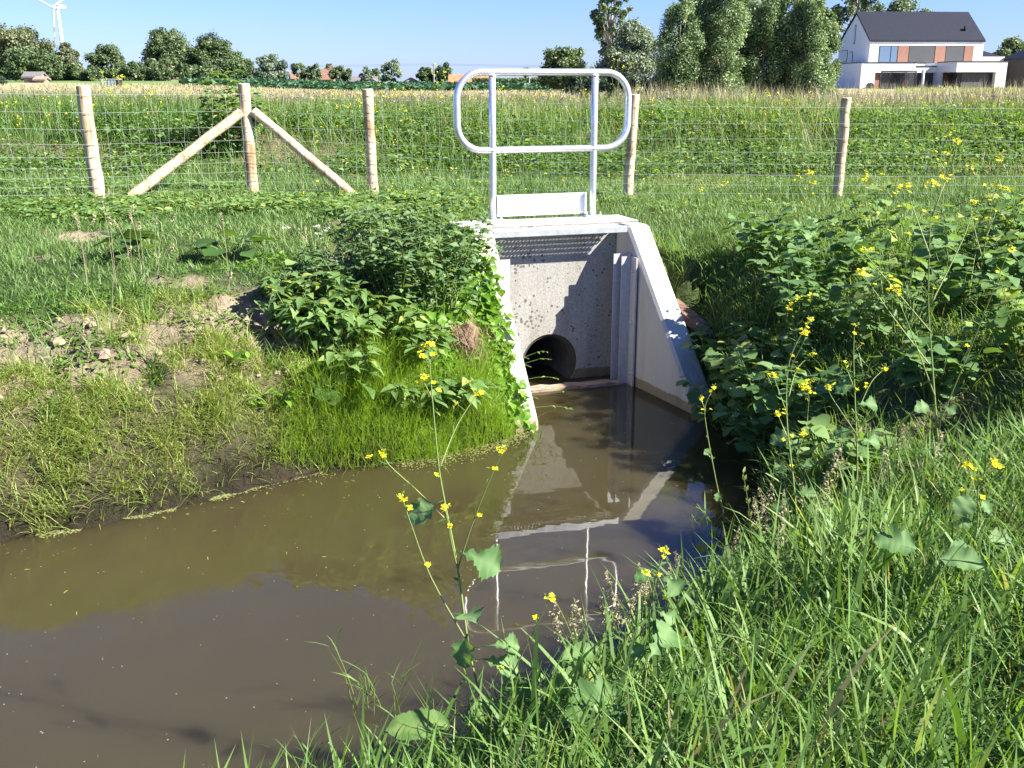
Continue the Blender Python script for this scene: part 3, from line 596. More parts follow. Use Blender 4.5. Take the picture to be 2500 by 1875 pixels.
rl_ = [('broadleaf_tree', 'round dark oak standing clear of the silver willow in the open field', 'oak', 'round', 6500, .27, 50, 0), ('bare_limbed_tree', 'tall thin tree with bare pale limbs and scattered leaf clumps above the willow', 'oak', 'round', 3600, .20, 60, .30),
       ('willow_tree', 'small pale willow squeezed between the round oak and the big willow', 'willow', 'egg', 2600, .20, 26, 0), ('willow_tree', 'big silvery willow just left of the poplars', 'willow', 'egg', 11000, .17, 70, 0),
       ('dark_shrub', 'dark low shrub behind the guard railing, nearest the open field', 'shrub', 'round', 2600, .16, 24, 0), ('dark_shrub', 'dark low shrub in the shade under the big silvery willow', 'shrub', 'round', 3000, .16, 24, 0), ('dark_shrub', 'bluish dark shrub at the foot of the leftmost poplar', 'shrub', 'round', 2400, .15, 22, 0),
       ('airy_tree', 'tall airy tree rising behind the left gable of the white house', 'ash', 'round', 5200, .42, 80, .1), ('broadleaf_tree', 'green tree showing above the ridge of the white house roof', 'ash', 'round', 5500, .42, 44, .1),
       ('broadleaf_tree', 'bushy tree to the right of the white house roof', 'ash', 'round', 4200, .38, 34, 0), ('broadleaf_tree', 'small dark tree behind the dark slate barn', 'oak', 'round', 1800, .38, 20, 0),
       ('airy_tree', 'tall airy tree rising behind the gap of the left poplars', 'ash', 'round', 3600, .28, 70, .3), ('airy_tree', 'tall airy reddish tree rising behind the middle poplars', 'brown', 'round', 3200, .28, 60, .35)]
for i, (d, (nm, lb, kd, shp, n_, lf, cl_, tk)) in enumerate(zip(T['right'], rl_)):
    x, y, z, h, wd = d
    tree(nm, lb, x, y, z - .3, h + .3, wd * 1.06, kd, shp, int(n_ * 1.7), lf * .78, 'trees and shrubs around the white house' if i != 0 else None, cl_, trunk=tk, sparse=nm in ('bare_limbed_tree', 'airy_tree'), bark='pale_bark' if nm != 'broadleaf_tree' else 'bark', seed=80 + i)
pl = ['leftmost poplar of the dense row, its left flank in shade', 'second poplar from the left in the dense row', 'third poplar from the left, its top cut by the frame', 'bright sunlit poplar in the gap where the two clumps of the row meet', 'poplar just right of the bright gap in the row', 'tallest poplar of the right clump', 'broad poplar, second nearest the white house', 'bright bushy poplar closest to the white house']
for i, (d, lb) in enumerate(zip(T['poplar'], pl)):
    x, y, z, h, wd = d; x -= .35 * (i == 7)
    tree('poplar_tree', lb, x, y, z - .4, h + .5, wd * (1.25 if i == 7 else 1.58), 'poplar', 'column', 34000, .092, 'poplars in the row beside the white house', 110, bark='pale_bark', seed=120 + i)

# ---------------------------------------------------------------- white house
white = plain('white_render', (.66, .66, .65), .8, var=.03, scale=1.5)
slate = plain('dark_slate_roof', (.014, .016, .025), .6, var=.25, scale=5, spec=.25)
dark = plain('anthracite_screen', (.060, .062, .066), .7, var=.08)
frame_m = plain('anthracite_frame', (.022, .022, .025), .5)
glass, n, p = mat('window_glass'); p.inputs['Base Color'].default_value = (.10, .15, .22, 1); p.inputs['Roughness'].default_value = .04; p.inputs['Specular IOR Level'].default_value = 1.0
cedar, n, p = mat('cedar_boards'); f = noise(n, 9, 3, stretch=(6, 6, .1)); n.links.new(ramp(n, f, [(.3, (.17, .075, .045)), (.7, (.30, .15, .10))]), p.inputs['Base Color']); p.inputs['Roughness'].default_value = .7
hx, hy = 39.87, 120.0; hz = 1.2
house = thing('white_house', 'large modern white rendered house with dark slate gable roof and cedar panels', 'house', (hx, hy, hz), rz=rad(4.5))
def hpart(name, m, boxes, parent=None, **k):
    g = G()
    for (x0, x1, y0, y1, z0, z1) in boxes: g.box(((x0 + x1) / 2, (y0 + y1) / 2, (z0 + z1) / 2), (x1 - x0, y1 - y0, z1 - z0))
    return g.build(name, m, parent or house, local=True, **k)
E_ = 7.03 - hz; RG = 10.25 - hz; WD = 13.15; DP = 9.0
g = G(); g.prism([(0, 0, -.8), (0, DP, -.8), (0, DP, E_), (0, DP / 2, RG - .12), (0, 0, E_)], (WD, 0, 0)); g.build('wall', white, house, local=True)
g = G()
for y0, z0, y1, z1 in ((-.12, E_ - .06, DP / 2, RG), (DP / 2, RG, DP + .12, E_ - .06)):
    g.hexa([(-.1, y0, z0 + .012), (WD + .1, y0, z0 + .012), (WD + .1, y1, z1 + .012), (-.1, y1, z1 + .012), (-.1, y0, z0 + .24), (WD + .1, y0, z0 + .24), (WD + .1, y1, z1 + .24), (-.1, y1, z1 + .24)])
rf = g.build('roof', slate, house, local=True)
g = G(); g.box((WD - 1.6, 1.35, E_ + 1.55), (.35, .35, .3)); g.build('roof_vent', frame_m, rf, local=True)
Z1 = 4.70 - hz                                            # top of the ground floor parapets
def window(x0, x1, z0, z1, yy, m=glass, mull=None, nm='window'):
    w_ = hpart(nm, frame_m, [(x0, x1, yy - .03, yy - .003, z0, z1)])
    hpart('pane' if m is glass else 'sun_screen', m, [(x0 + .07, (mull or x1) - .07, yy - .06, yy - .032, z0 + .07, z1 - .07)] + ([(mull + .03, x1 - .07, yy - .055, yy - .032, z0 + .07, z1 - .07)] if mull else []), w_)
    return w_
zu0, zu1 = Z1 + .02, E_ - .42
window(1.1, 3.25, zu0, zu1, 0, mull=2.45); window(4.5, 7.55, zu0 - .02, zu1, 0, dark); window(8.75, 10.95, zu0, zu1, 0, dark)
for x0, x1 in ((3.26, 4.48), (7.56, 8.74), (10.96, 12.0)): hpart('cedar_panel', cedar, [(x0, x1, -.09, -.004, zu0, zu1)])
def gwin(y0, y1, z0, z1):
    w_ = hpart('window', frame_m, [(-.035, -.003, y0, y1, z0, z1)]); hpart('pane', glass, [(-.05, -.037, y0 + .05, y1 - .05, z0 + .06, z1 - .06)], w_)
gwin(4.3, 4.75, E_ - .1, E_ + 2.0); gwin(4.6, 5.5, Z1 + .05, E_ - .9); gwin(6.2, 8.9, Z1 + .3, E_ - .7)
# ground floor wings
gf = hpart('ground_floor_wall', white, [(-2.0, -.4, -3.0, 4.3, -.8, Z1), (-.4, 4.15, -3.0, -.15, Z1 - 1.02, Z1), (4.15, 6.48, -3.0, -.15, Z1 - 1.02, Z1 - .42), (-.4, 6.48, -.6, -.15, -.8, Z1 - 1.02),
                                        (6.48, 12.0, -7.5, -.12, Z1 - 1.02, Z1), (10.85, 12.0, -7.5, -.12, -.8, Z1 - 1.02), (6.48, 6.8, -4.0, -.12, -.8, Z1 - 1.02), (9.5, 10.85, -2.0, -1.8, -.8, Z1 - 1.02)])
hpart('parapet_cap', frame_m, [(-2.05, 4.17, -3.05, -2.7, Z1 + .003, Z1 + .10), (-2.05, -1.7, -2.69, 4.3, Z1 + .003, Z1 + .10), (4.18, 6.44, -3.05, -2.7, Z1 - .417, Z1 - .30), (6.43, 12.05, -7.55, -7.2, Z1 + .003, Z1 + .10), (6.43, 6.78, -7.19, -3.06, Z1 + .003, Z1 + .10)], gf)
hpart('cedar_panel', cedar, [(-.39, .45, -2.6, -2.5, -.8, Z1 - 1.03)]); hpart('cedar_panel', cedar, [(3.1, 3.6, -2.6, -2.5, -.8, Z1 - 1.03)]); hpart('cedar_panel', cedar, [(6.81, 7.4, -3.6, -3.5, -.8, Z1 - 1.03)])
hpart('sliding_window', dark, [(.46, 3.09, -2.45, -2.4, -.8, Z1 - 1.03)]); hpart('sliding_window', dark, [(3.61, 6.47, -2.45, -2.4, -.8, Z1 - 1.03)])
gw = hpart('garden_window', frame_m, [(6.9, 10.84, -6.9, -6.85, -.8, Z1 - 1.03)]); hpart('sun_screen', dark, [(7.4, 10.3, -6.98, -6.902, -.8, Z1 - 1.15)], gw)
bt = hpart('back_extension', cedar, [(13.3, 17.0, 3, 9, 1.0, Z1 + .3)]); hpart('fascia', white, [(13.25, 17.3, 2.7, 9.2, Z1 + .303, Z1 + .8)], bt)
g = G(); g.hexa([(13.25, 2.8, Z1 + .81), (17.2, 2.8, Z1 + .81), (17.2, 9.2, Z1 + .81), (13.25, 9.2, Z1 + .81), (13.25, 5.5, E_ - .3), (14.2, 5.5, E_ - .3), (14.2, 6.5, E_ - .3), (13.25, 6.5, E_ - .3)]); g.build('back_roof', slate, bt, local=True)

barn = thing('slate_barn', 'dark slate clad barn with low hipped roof at the right frame edge beside the house', 'barn', (56.8, 116, .9))
g = G(); g.box((6, 4, 2.0), (12, 8, 4.6)); g.build('wall', plain('dark_cladding', (.016, .013, .014), .7, var=.3, scale=2), barn, local=True)
g = G(); g.hexa([(-.3, -.3, 4.31), (12.3, -.3, 4.31), (12.3, 8.3, 4.31), (-.3, 8.3, 4.31), (3.6, 3.2, 6.6), (8.5, 3.2, 6.6), (8.5, 4.8, 6.6), (3.6, 4.8, 6.6)]); g.build('roof', slate, barn, local=True)

tramp = thing('trampoline', 'garden trampoline with black safety net in front of the white house', 'trampoline', (41.4, 114.5, 1.15))
g = G(); th_ = np.linspace(0, 6.283, 25)[:-1]; R_ = 2.0
g.tube([(R_ * math.cos(a), R_ * math.sin(a), .85) for a in th_], .06, 6, closed=True); g.build('frame', M['black'], tramp, local=True)
for a in th_[::3]:
    g = G(); g.tube([(R_ * math.cos(a), R_ * math.sin(a), 0), (R_ * math.cos(a), R_ * math.sin(a), 2.3), (R_ * .9 * math.cos(a), R_ * .9 * math.sin(a), 2.65)], .04, 6); g.build('net_pole', M['black'], tramp, local=True)
g = G(); g.tube([(R_ * .9 * math.cos(a), R_ * .9 * math.sin(a), 2.65) for a in th_], .04, 6, closed=True); g.build('top_ring', M['black'], tramp, local=True)
m, n, p = mat('safety_net'); p.inputs['Base Color'].default_value = (.012, .012, .013, 1); p.inputs['Alpha'].default_value = .45
g = G(); k = np.arange(24); k2 = (k + 1) % 24; g.add([(R_ * .97 * math.cos(a), R_ * .97 * math.sin(a), .9) for a in th_] + [(R_ * .9 * math.cos(a), R_ * .9 * math.sin(a), 2.62) for a in th_], np.stack([k, k2, k2 + 24, k + 24], 1)); g.build('net', m, tramp, local=True)
para = thing('folded_parasol', 'folded pale grey garden parasol standing beside the trampoline', 'parasol', (43.9, 114.2, 1.1))
g = G(); g.tube([(0, 0, 0), (0, 0, 3.1)], .035, 8); g.build('pole', M['black'], para, local=True)
g = G(); g.tube([(0, 0, .95), (0, 0, 1.1), (.02, 0, 1.9), (0, 0, 2.7), (0, 0, 3.1)], [.10, .18, .14, .17, .02], 9); g.build('canopy', plain('parasol_cloth', (.55, .58, .62), .8), para, local=True, smooth=True)
lampo = thing('garden_mailbox', 'small black mailbox on a post before the left white pier', 'mailbox', (37.6, 112, 1.2))
g = G(); g.tube([(0, 0, 0), (.12, 0, .9)], .05, 6); g.build('post', M['black'], lampo, local=True)
g = G(); g.prism([(-.35, -.2, .85), (.35, -.2, .85), (.35, -.2, 1.2), (.15, -.2, 1.4), (-.15, -.2, 1.4), (-.35, -.2, 1.2)], (0, .4, 0)); g.build('box', M['black'], lampo, local=True)

# ---------------------------------------------------------------- far farm buildings
brick = plain('red_brick', (.33, .16, .11), .9, var=.2, scale=3); tile = plain('red_roof_tiles', (.36, .12, .065), .8, var=.25, scale=2)
btile = plain('brown_roof_tiles', (.22, .115, .08), .8, var=.25, scale=2); gtile = plain('grey_roof_tiles', (.15, .135, .13), .8, var=.2, scale=2)
pinkb = plain('pale_pink_brick', (.48, .34, .27), .9, var=.15, scale=3); white2 = plain('whitewash', (.72, .72, .70), .85, var=.05)
def cottage(name, label, x, y, z, wd, h, dp, wallm, roofm, eave=.45, rz=0, gable=False, chim=False, wins=3):
    z = z - 1.0; h = h + 1.0
    t = thing(name, label, 'house', (x, y, z), rz=rz); e = 1.0 + (h - 1.0) * eave
    g = G()
    if gable: g.prism([(-wd / 2, 0, 0), (wd / 2, 0, 0), (wd / 2, 0, e), (0, 0, h - .1), (-wd / 2, 0, e)], (0, dp, 0))
    else: g.prism([(-wd / 2, 0, 0), (-wd / 2, dp, 0), (-wd / 2, dp, e), (-wd / 2, dp / 2, h - .1), (-wd / 2, 0, e)], (wd, 0, 0))
    g.build('wall', wallm, t, local=True); g = G(); o_ = .25
    if gable:
        for x0, z0, x1, z1 in ((-wd / 2 - o_, e - .1, 0, h), (0, h, wd / 2 + o_, e - .1)): g.hexa([(x0, -o_, z0), (x1, -o_, z1), (x1, dp + o_, z1), (x0, dp + o_, z0), (x0, -o_, z0 + .2), (x1, -o_, z1 + .2), (x1, dp + o_, z1 + .2), (x0, dp + o_, z0 + .2)])
    else:
        for y0, z0, y1, z1 in ((-o_, e - .1, dp / 2, h), (dp / 2, h, dp + o_, e - .1)): g.hexa([(-wd / 2 - o_, y0, z0), (wd / 2 + o_, y0, z0), (wd / 2 + o_, y1, z1), (-wd / 2 - o_, y1, z1), (-wd / 2 - o_, y0, z0 + .2), (wd / 2 + o_, y0, z0 + .2), (wd / 2 + o_, y1, z1 + .2), (-wd / 2 - o_, y1, z1 + .2)])
    r_ = g.build('roof', roofm, t, local=True)
    if chim: g = G(); g.box((wd * .28, dp / 2, h + .5), (.7, .7, 1.6)); g.build('chimney', brick, r_, local=True)
    for k in range(wins):
        xx = (k + .5) / wins * wd - wd / 2; g = G(); g.box((xx, -.03, 1.0 + (e - 1) * .5), (.9 * min(1, wd / 6), .05, min(1.1, (e - 1) * .6))); g.build('window', frame_m, t, local=True)
    return t
F = FARMS
def cot(k, *a, dp=7, **kw): x, y, z, h, wd = F[k]; cottage('farmhouse', a[0], x, y, z, wd, h, dp, *a[1:], **kw)
cot('farm', 'white farmhouse with red tiled roof beside the silvery willow', white2, tile, eave=.52, wins=2)
cot('red', 'reddish brick house half hidden behind a narrow tree', brick, btile, eave=.3, rz=.3, wins=1)
cot('brown', 'brick house with steep brown roof and a chimney', brick, btile, eave=.28, chim=True, wins=2)
cot('grey', 'low bungalow with a long grey roof', pinkb, gtile, eave=.12, wins=1)
cot('pink', 'small pinkish gable end in front of the grey roof', pinkb, gtile, eave=.15, gable=True, wins=1, dp=9)
cot('white', 'small pale house with grey gable roof left of the wooden pole', pinkb, gtile, eave=.2, gable=True, wins=1, dp=9)
cot('orange', 'long low barn with an orange tiled roof behind the railing', brick, plain('orange_roof_tiles', (.50, .17, .075), .8, var=.2, scale=1), eave=.12, wins=2, dp=6)
x, y, z, h, wd = F['shed']; cottage('wooden_shed', 'old grey wooden shed at the foot of the wood', x, y, z, wd, h, 2.0, M['old_wood'], plain('grey_shed_boards', (.15, .14, .135), .9, var=.3, scale=6), eave=.55, wins=0)['category'] = 'shed'
x, y, z, h, wd = F['shedlow']; cottage('wooden_lean_to', 'low lean-to of grey boards against the old wooden shed', x, y, z, wd, h, 1.5, M['old_wood'], M['old_wood'], eave=.6, wins=0)['category'] = 'shed'
x, y, z, h, wd = F['box']; t = thing('cattle_trailer', 'small grey green metal cattle trailer parked in the dry field', 'trailer', (x, y, z - .15))
met = plain('grey_green_sheet', (.24, .30, .29), .5, var=.1)
g = G(); g.box((-.15, .5, .62), (wd - .3, 1.1, h * .95)); g.build('body', met, t, local=True)
g = G(); g.box((wd / 2 - .145, .5, .62), (.28, 1.06, h * .88)); g.build('open_end_shade', M['black'], t, local=True)  # solid black block painted for the dark inside of the trailer
g = G(); g.box((0, .5, .62 + h * .475 + .03), (wd, 1.2, .05)); g.build('roof', plain('pale_sheet', (.5, .52, .5), .5), t, local=True)
g = G()
for k in range(5): g.box((-wd / 2 + .15 + k * (wd - .5) / 4, -.07, .62), (.04, .03, h * .9))
g.build('rib', M['galv'], t, local=True)
for k in (-.3, .35): g = G(); g.tube([(k, -.1, .16), (k, .04, .16)], .16, 12); g.build('wheel', M['black'], t, local=True)

# turbine
tx, ty = -375.2, 900.0; t = thing('wind_turbine', 'white three bladed wind turbine with red striped blade behind the wood', 'wind turbine', (tx, ty, -5))
wt = plain('turbine_white', (.60, .62, .64), .5, var=.02)
g = G(); g.tube([(0, 0, -5), (-.3, 0, 35), (-.5, 0, 69.5)], [2.2, 1.7, 1.1], 20); g.build('tower', wt, t, local=True, smooth=True)
g = G(); g.tube([(-2.5, -3.5, 70.6), (-.5, -.5, 71.2), (3.6, 5.0, 71.2)], [1.4, 2.3, 1.5], 12); nac = g.build('nacelle', wt, t, local=True, smooth=True)
red = plain('warning_red', (.48, .14, .10), .5)
hubp = np.array([-2.6, -4.2, 70.6])
g = G(); g.tube([hubp + (-.3, -1.4, 0), hubp, hubp + (.3, 1.0, .1)], [.3, 1.6, 1.7], 12); g.build('hub', wt, t, local=True, smooth=True)
for ang in (-94, 152, 32):
    dirv = np.array([math.cos(rad(ang)), 0, math.sin(rad(ang))]); side = np.array([-dirv[2], 0, dirv[0]])
    bl = 31.; g = G(); st_ = [0, .05, .15, .3, .5, .62, .74, .86, 1.0]; wdv = [.7, .85, 1.4, 1.2, .9, .72, .6, .45, .1]
    v = []
    for s_, w_ in zip(st_, wdv): c = hubp + dirv * s_ * bl; v += [c - side * w_ * .4, c + np.array([0, -w_ * .18, 0]), c + side * w_ * .9, c + np.array([0, w_ * .18, 0])]
    fw, fr_ = [], []
    for i in range(len(st_) - 1): (fr_ if i in (4, 6) else fw).extend([(4 * i + a, 4 * i + (a + 1) % 4, 4 * i + 4 + (a + 1) % 4, 4 * i + 4 + a) for a in range(4)])
    fw += [(3, 2, 1, 0), tuple(4 * (len(st_) - 1) + a for a in range(4))]
    g.add(v, fw, .5, 0); g.f.append((np.array(fr_), 1)); g.build('blade', [wt, red], t, local=True)

# poles with wires
def pole(label, x, y, z, h, arm):
    t = thing('utility_pole', label, 'utility pole', (x, y, z)); g = G(); g.tube([(0, 0, -1), (0, 0, h)], [.2, .15], 8); g.build('shaft', M['pale_bark'], t, local=True)
    g = G(); g.box((0, 0, h - .35), (arm, .12, .12)); g.build('cross_arm', M['bark'], t, local=True)
x, y, z, h, wd = F['pole1']; pole('pale wooden utility pole in front of the dark round tree', x, y, z, h, 1.2)
g = G()
for dx, dz in ((0, 0), (0, .3)): g.tube([(x - 130, y + 30, z + h + 1 + dz), (x - 60, y + 14, z + h - .9 + dz), (x, y, z + h - .3 + dz), (x + 40, y - 6, z + h - 1.2 + dz), (x + 85, y - 10, z + h - .6 + dz)], .017, 4, caps=False)
tag(g.build('overhead_wire', M['black']), 'thin overhead wire strung across the sky to the pale pole', 'wire')
x, y, z, h, wd = F['pole2']; pole('short pale pole standing in the green crop field', x, y, z, h, .5)
# hedge on the horizon
x, y, z, h, wd = F['hedge']; rs = np.random.default_rng(77); n_ = 5200
hp = np.stack([rs.uniform(-11, 11, n_), rs.uniform(-1.2, 1.2, n_), rs.uniform(0, 1, n_) ** .7 * (h + .2 * 1)], 1); hp[:, 2] *= 1 + .18 * fbm(hp[:, 0], hp[:, 1], 3)
g = G(); cards(g, hp + np.array([x, y, z - .3]), .34, np.clip(rs.normal(.5, .22, n_), 0, 1), rs=rs); tag(g.build('hedge', CROWNS['ash']), 'long clipped green hedge beyond the crop field behind the railing', 'hedge')

# pasture posts and a low brown thing in the dry grass
pp = [(-8.9, 40), (-2.15, 40), (.0, 40), (1.18, 40), (2.05, 40), (2.3, 42), (-4.8, 40)]
pls = ['thin grey pasture post at the far left of the pasture', 'thin grey pasture post just left of the small shrub', 'thin grey pasture post left of the brown log', 'thin grey pasture post just right of the brown log', 'thin grey pasture post nearest the willow shade', 'thin grey pasture post behind the one nearest the willow', 'thin grey pasture post between bramble bush and small shrub']
for (x, y), lb in zip(pp, pls):
    z = fz(x, y); t = G(); rs_ = np.random.default_rng(int(x * 10) % 97); t.tube([(x, y, z - .3), (x + .01, y, z + .3), (x + rs_.normal(0, .02), y, z + .62)], [.035, .033, .028], 8)
    tag(t.build('pasture_post', M['bark'], smooth=True), lb, 'post', 'thin posts in the dry pasture')
x, y, z, h, wd = F['cow']; z = fz(x, y); g = G(); g.tube([(x - .28, y, z + .30), (x - .2, y, z + .33), (x + .1, y + .05, z + .32), (x + .3, y + .1, z + .29)], [.13, .17, .18, .14], 12)
tag(g.build('fallen_log', M['bark'], smooth=True), 'short thick dark brown log lying in the dry pasture', 'log')

# ---------------------------------------------------------------- grass and leaves
def blades(g, P, H, Wd, az, lean, curl, tone, segs=3, twist=.9, rs=rng, mi=0):
    n_ = len(P); s = np.linspace(0, 1, segs + 1)
    a = lean[:, None] + curl[:, None] * s[None] ; am = (a[:, 1:] + a[:, :-1]) / 2
    r = np.hstack([np.zeros((n_, 1)), np.cumsum(np.sin(am), 1)]) / segs * H[:, None]; z = np.hstack([np.zeros((n_, 1)), np.cumsum(np.cos(am), 1)]) / segs * H[:, None]
    ca, sa = np.cos(az), np.sin(az); tw = az + math.pi / 2 + rs.uniform(-twist, twist, n_)
    wd = Wd[:, None] * np.array([.75, 1, .8, .55, .3][:segs] if segs <= 5 else np.linspace(1, .2, segs))[None] * .5
    c = P[:, None] + np.stack([r * ca[:, None], r * sa[:, None], z], 2)
    wv = np.stack([np.cos(tw), np.sin(tw), np.zeros(n_)], 1)
    L_ = c[:, :-1] - wv[:, None] * wd[..., None]; R_ = c[:, :-1] + wv[:, None] * wd[..., None]
    v = np.concatenate([np.stack([L_, R_], 2).reshape(n_, -1, 3), c[:, -1:]], 1)
    k = 2 * segs + 1; b = np.arange(n_)[:, None] * k
    quads = np.concatenate([b + np.array([[2 * i, 2 * i + 1, 2 * i + 3, 2 * i + 2]]) for i in range(segs - 1)]) if segs > 1 else np.zeros((0, 4), int)
    tri = b + np.array([[2 * segs - 2, 2 * segs - 1, 2 * segs]])
    g.add(v.reshape(-1, 3), [quads, tri], np.repeat(tone, k), mi)
def lth(st, hw, droop=.25, fold=.35, wave=.02, m_=22, jag=.10, sd=1, fw=.10):
    """finer leaf: toothed edge, two columns of points each side, sunken side veins"""
    rs = np.random.default_rng(sd); st = np.array(st, float); hw = np.array(hw, float); t = np.linspace(st[0], 1, m_); h = np.interp(t, st, hw); h = h * (1 + jag * np.where(np.arange(m_) % 2, 1, -1) + rs.normal(0, jag * .4, m_)); h[-1] = .004
    V, cols = [], (-1, -.55, 0, .55, 1)
    for c in cols:
        e = abs(c); zz = -droop * t**2 + fold * h * e**1.6 + wave * e * np.sin(t * 15 + (2 if c > 0 else 0)) - .010 * (np.arange(m_) % 4 == 0) * (e == .55)
        V.append(np.stack([c * h, t + fw * h * e, zz], 1))
    i = np.arange(m_ - 1); F_ = [np.stack([i + a * m_, i + (a + 1) * m_, i + (a + 1) * m_ + 1, i + a * m_ + 1], 1) for a in range(4)]
    off = np.concatenate([np.where(c == 0, .30, np.where(abs(c) == .55, .16 * (np.arange(m_) % 4 == 0), -.04)) + np.zeros(m_) for c in cols])
    return np.vstack(V), np.vstack(F_), off
def lt(st, hw, droop=.25, fold=.35, wave=0.):
    """leaf template: stations along the leaf, half widths; midrib plus one column of points each side"""
    st = np.array(st, float); hw = np.array(hw, float); n_ = len(st)
    z = -droop * st**2
    mid = np.stack([np.zeros(n_), st, z], 1); wz = wave * np.cos(np.arange(n_) * 2.4)
    l = np.stack([-hw, st + .02 * np.sin(np.arange(n_) * 3.), z + fold * hw + wz], 1); r = np.stack([hw, st - .02 * np.sin(np.arange(n_) * 3.), z + fold * hw - wz], 1)
    v = np.vstack([l, mid, r]); i = np.arange(n_ - 1)
    return v, np.vstack([np.stack([i, i + n_, i + n_ + 1, i + 1], 1), np.stack([i + n_, i + 2 * n_, i + 2 * n_ + 1, i + n_ + 1], 1)])
LT = dict(
    lance=lt([0, .15, .4, .7, 1], [.02, .11, .15, .09, .005]), rhomb=lt([0, .15, .35, .5, .75, 1], [.03, .12, .31, .25, .12, .005], .2, .25),
    heart=lt([-.16, 0, .12, .35, .65, 1], [.20, .33, .35, .28, .15, .005], .22, .3), nettle=lt([0, .1, .25, .45, .7, 1], [.05, .24, .33, .27, .15, .005], .35, .35, .012),
    oval=lt([0, .12, .35, .6, .85, 1], [.03, .18, .29, .28, .16, .02], .25, .3), round=lt([0, .08, .3, .55, .8, 1], [.06, .28, .46, .50, .34, .06], .22, .22, .03),
    lobed=lt([0, .14, .2, .3, .36, .44, .5, .62, .74, .82, .92, 1], [.03, .04, .17, .15, .06, .24, .20, .42, .47, .33, .22, .01], .3, .22, .03),
    maple=lt([0, .06, .16, .26, .34, .46, .56, .68, .76, .88, 1], [.05, .30, .52, .44, .56, .50, .36, .34, .20, .14, .005], .25, .2, .035),
    dock=lt([0, .08, .2, .4, .6, .8, .93, 1], [.04, .16, .24, .25, .25, .19, .09, .01], .22, .3, .03), petal=lt([0, .45, .8, 1], [.06, .30, .34, .16], .15, .2))
LT.update(lobed_h=lth([0, .14, .2, .3, .36, .44, .5, .62, .74, .82, .92, 1], [.03, .04, .17, .15, .06, .24, .20, .42, .47, .36, .24, .01], .3, .22, .03),
    maple_h=lth([0, .06, .14, .20, .28, .36, .44, .52, .60, .70, .78, .86, .94, 1], [.05, .20, .40, .48, .36, .30, .45, .50, .34, .25, .27, .19, .09, .005], .25, .25, .03, 32, .07, 2, .24),
    dock_h=lth([0, .08, .2, .4, .6, .8, .93, 1], [.04, .16, .24, .25, .25, .19, .09, .01], .22, .3, .02, 22, .04, 3), round_h=lth([-.06, .03, .15, .3, .55, .8, .93, 1], [.16, .30, .42, .47, .45, .30, .15, .01], .22, .22, .03, 20, .07, 4))
def leaves(g, kind, P, D, size, tone, up=None, asp=1., rs=rng, mi=0):
    v0, f0 = LT[kind][:2]; off = LT[kind][2] if len(LT[kind]) > 2 else 0; P = np.asarray(P, float).reshape(-1, 3); D = norm(np.asarray(D, float).reshape(-1, 3)); n_ = len(P)
    if up is None: up = np.array([[0, 0, 1.]]) + rs.normal(0, .25, (n_, 3))
    x = norm(np.cross(D, up)); z = np.cross(x, D); size = np.broadcast_to(np.asarray(size, float), (n_,))
    A = np.broadcast_to(np.asarray(asp, float), (n_,))
    v = P[:, None] + size[:, None, None] * (v0[None, :, :1] * (x * A[:, None])[:, None] + v0[None, :, 1:2] * D[:, None] + v0[None, :, 2:] * z[:, None])
    k = len(v0); f = (np.arange(n_)[:, None, None] * k + f0[None]).reshape(-1, 4)
    g.add(v.reshape(-1, 3), f, np.clip(np.broadcast_to(tone, (n_,))[:, None] + np.zeros((1, k)) + off, 0, 1).ravel(), mi)
def dirs(n_, lo=-.2, hi=.6, rs=rng):
    a = rs.uniform(0, 6.283, n_); z = rs.uniform(lo, hi, n_); return norm(np.stack([np.cos(a), np.sin(a), z], 1))
def scatter(n_, x0, x1, y0, y1, rs=rng): return rs.uniform(x0, x1, n_), rs.uniform(y0, y1, n_)
def headfree(x, y):
    u, v = uv(x, y); hs = np.clip((VF - v) / VF, 0, 1)
    return ~((np.abs(u - UC) < .80) & (v > -.44) & (v < VF + .03))
def onground(x, y, dz=-.01): return np.stack([x, y, terr(x, y) + dz], 1)
def tn(n_, m_=.5, s=.2, rs=rng, dry=.03):
    t = np.clip(rs.normal(m_, s, n_), 0, .93); return np.where(rs.random(n_) < dry, 1., t)

def turf(name, x, y, H, Wd, m_, lean=(.05, .7), curl=(.2, 1.2), tone=None, segs=3, bias=None):
    n_ = len(x); az = rng.uniform(0, 6.283, n_)
    if bias is not None: az = np.where(rng.random(n_) < bias[1], bias[0] + rng.normal(0, .6, n_), az)
    g = G(); blades(g, onground(x, y), H, Wd, az, rng.uniform(*lean, n_), rng.uniform(*curl, n_), tn(n_) if tone is None else tone, segs)
    return tag(g.build(name, m_), kind='stuff')
# mown lawn round the headwall and along the fence
x, y = scatter(260000, -7.2, 8.2, 5.6, 13.6)
d = shore(x, y); s = bare(x, y, d)
k = (~southside(x, y)) & (d > .42) & headfree(x, y) & (rng.random(len(x)) > s * 1.25) & (rng.random(len(x)) < .75 + .6 * fbm(x, y, .5, 2, 31)) & (np.abs(x) < 1.6 + y * .52)
x, y, d = x[k], y[k], d[k]; H = rng.uniform(.05, .13, len(x)) * (1 + .8 * np.clip(fbm(x, y, .7, 2, 30), -.5, 1)); H *= 1 + .5 * sstep(1.6, .7, d) + .9 * (sstep(10.2, 10.9, y) * (x < -.5) + .5 * sstep(10.9, 11.3, y)) * rng.random(len(x))
turf('mown_grass', x, y, H, rng.uniform(.004, .0075, len(x)), M['lawn'], tone=np.clip(tn(len(x), .5, .2, dry=.035) + .5 * fbm(x, y, 1.1, 2, 33), 0, 1))
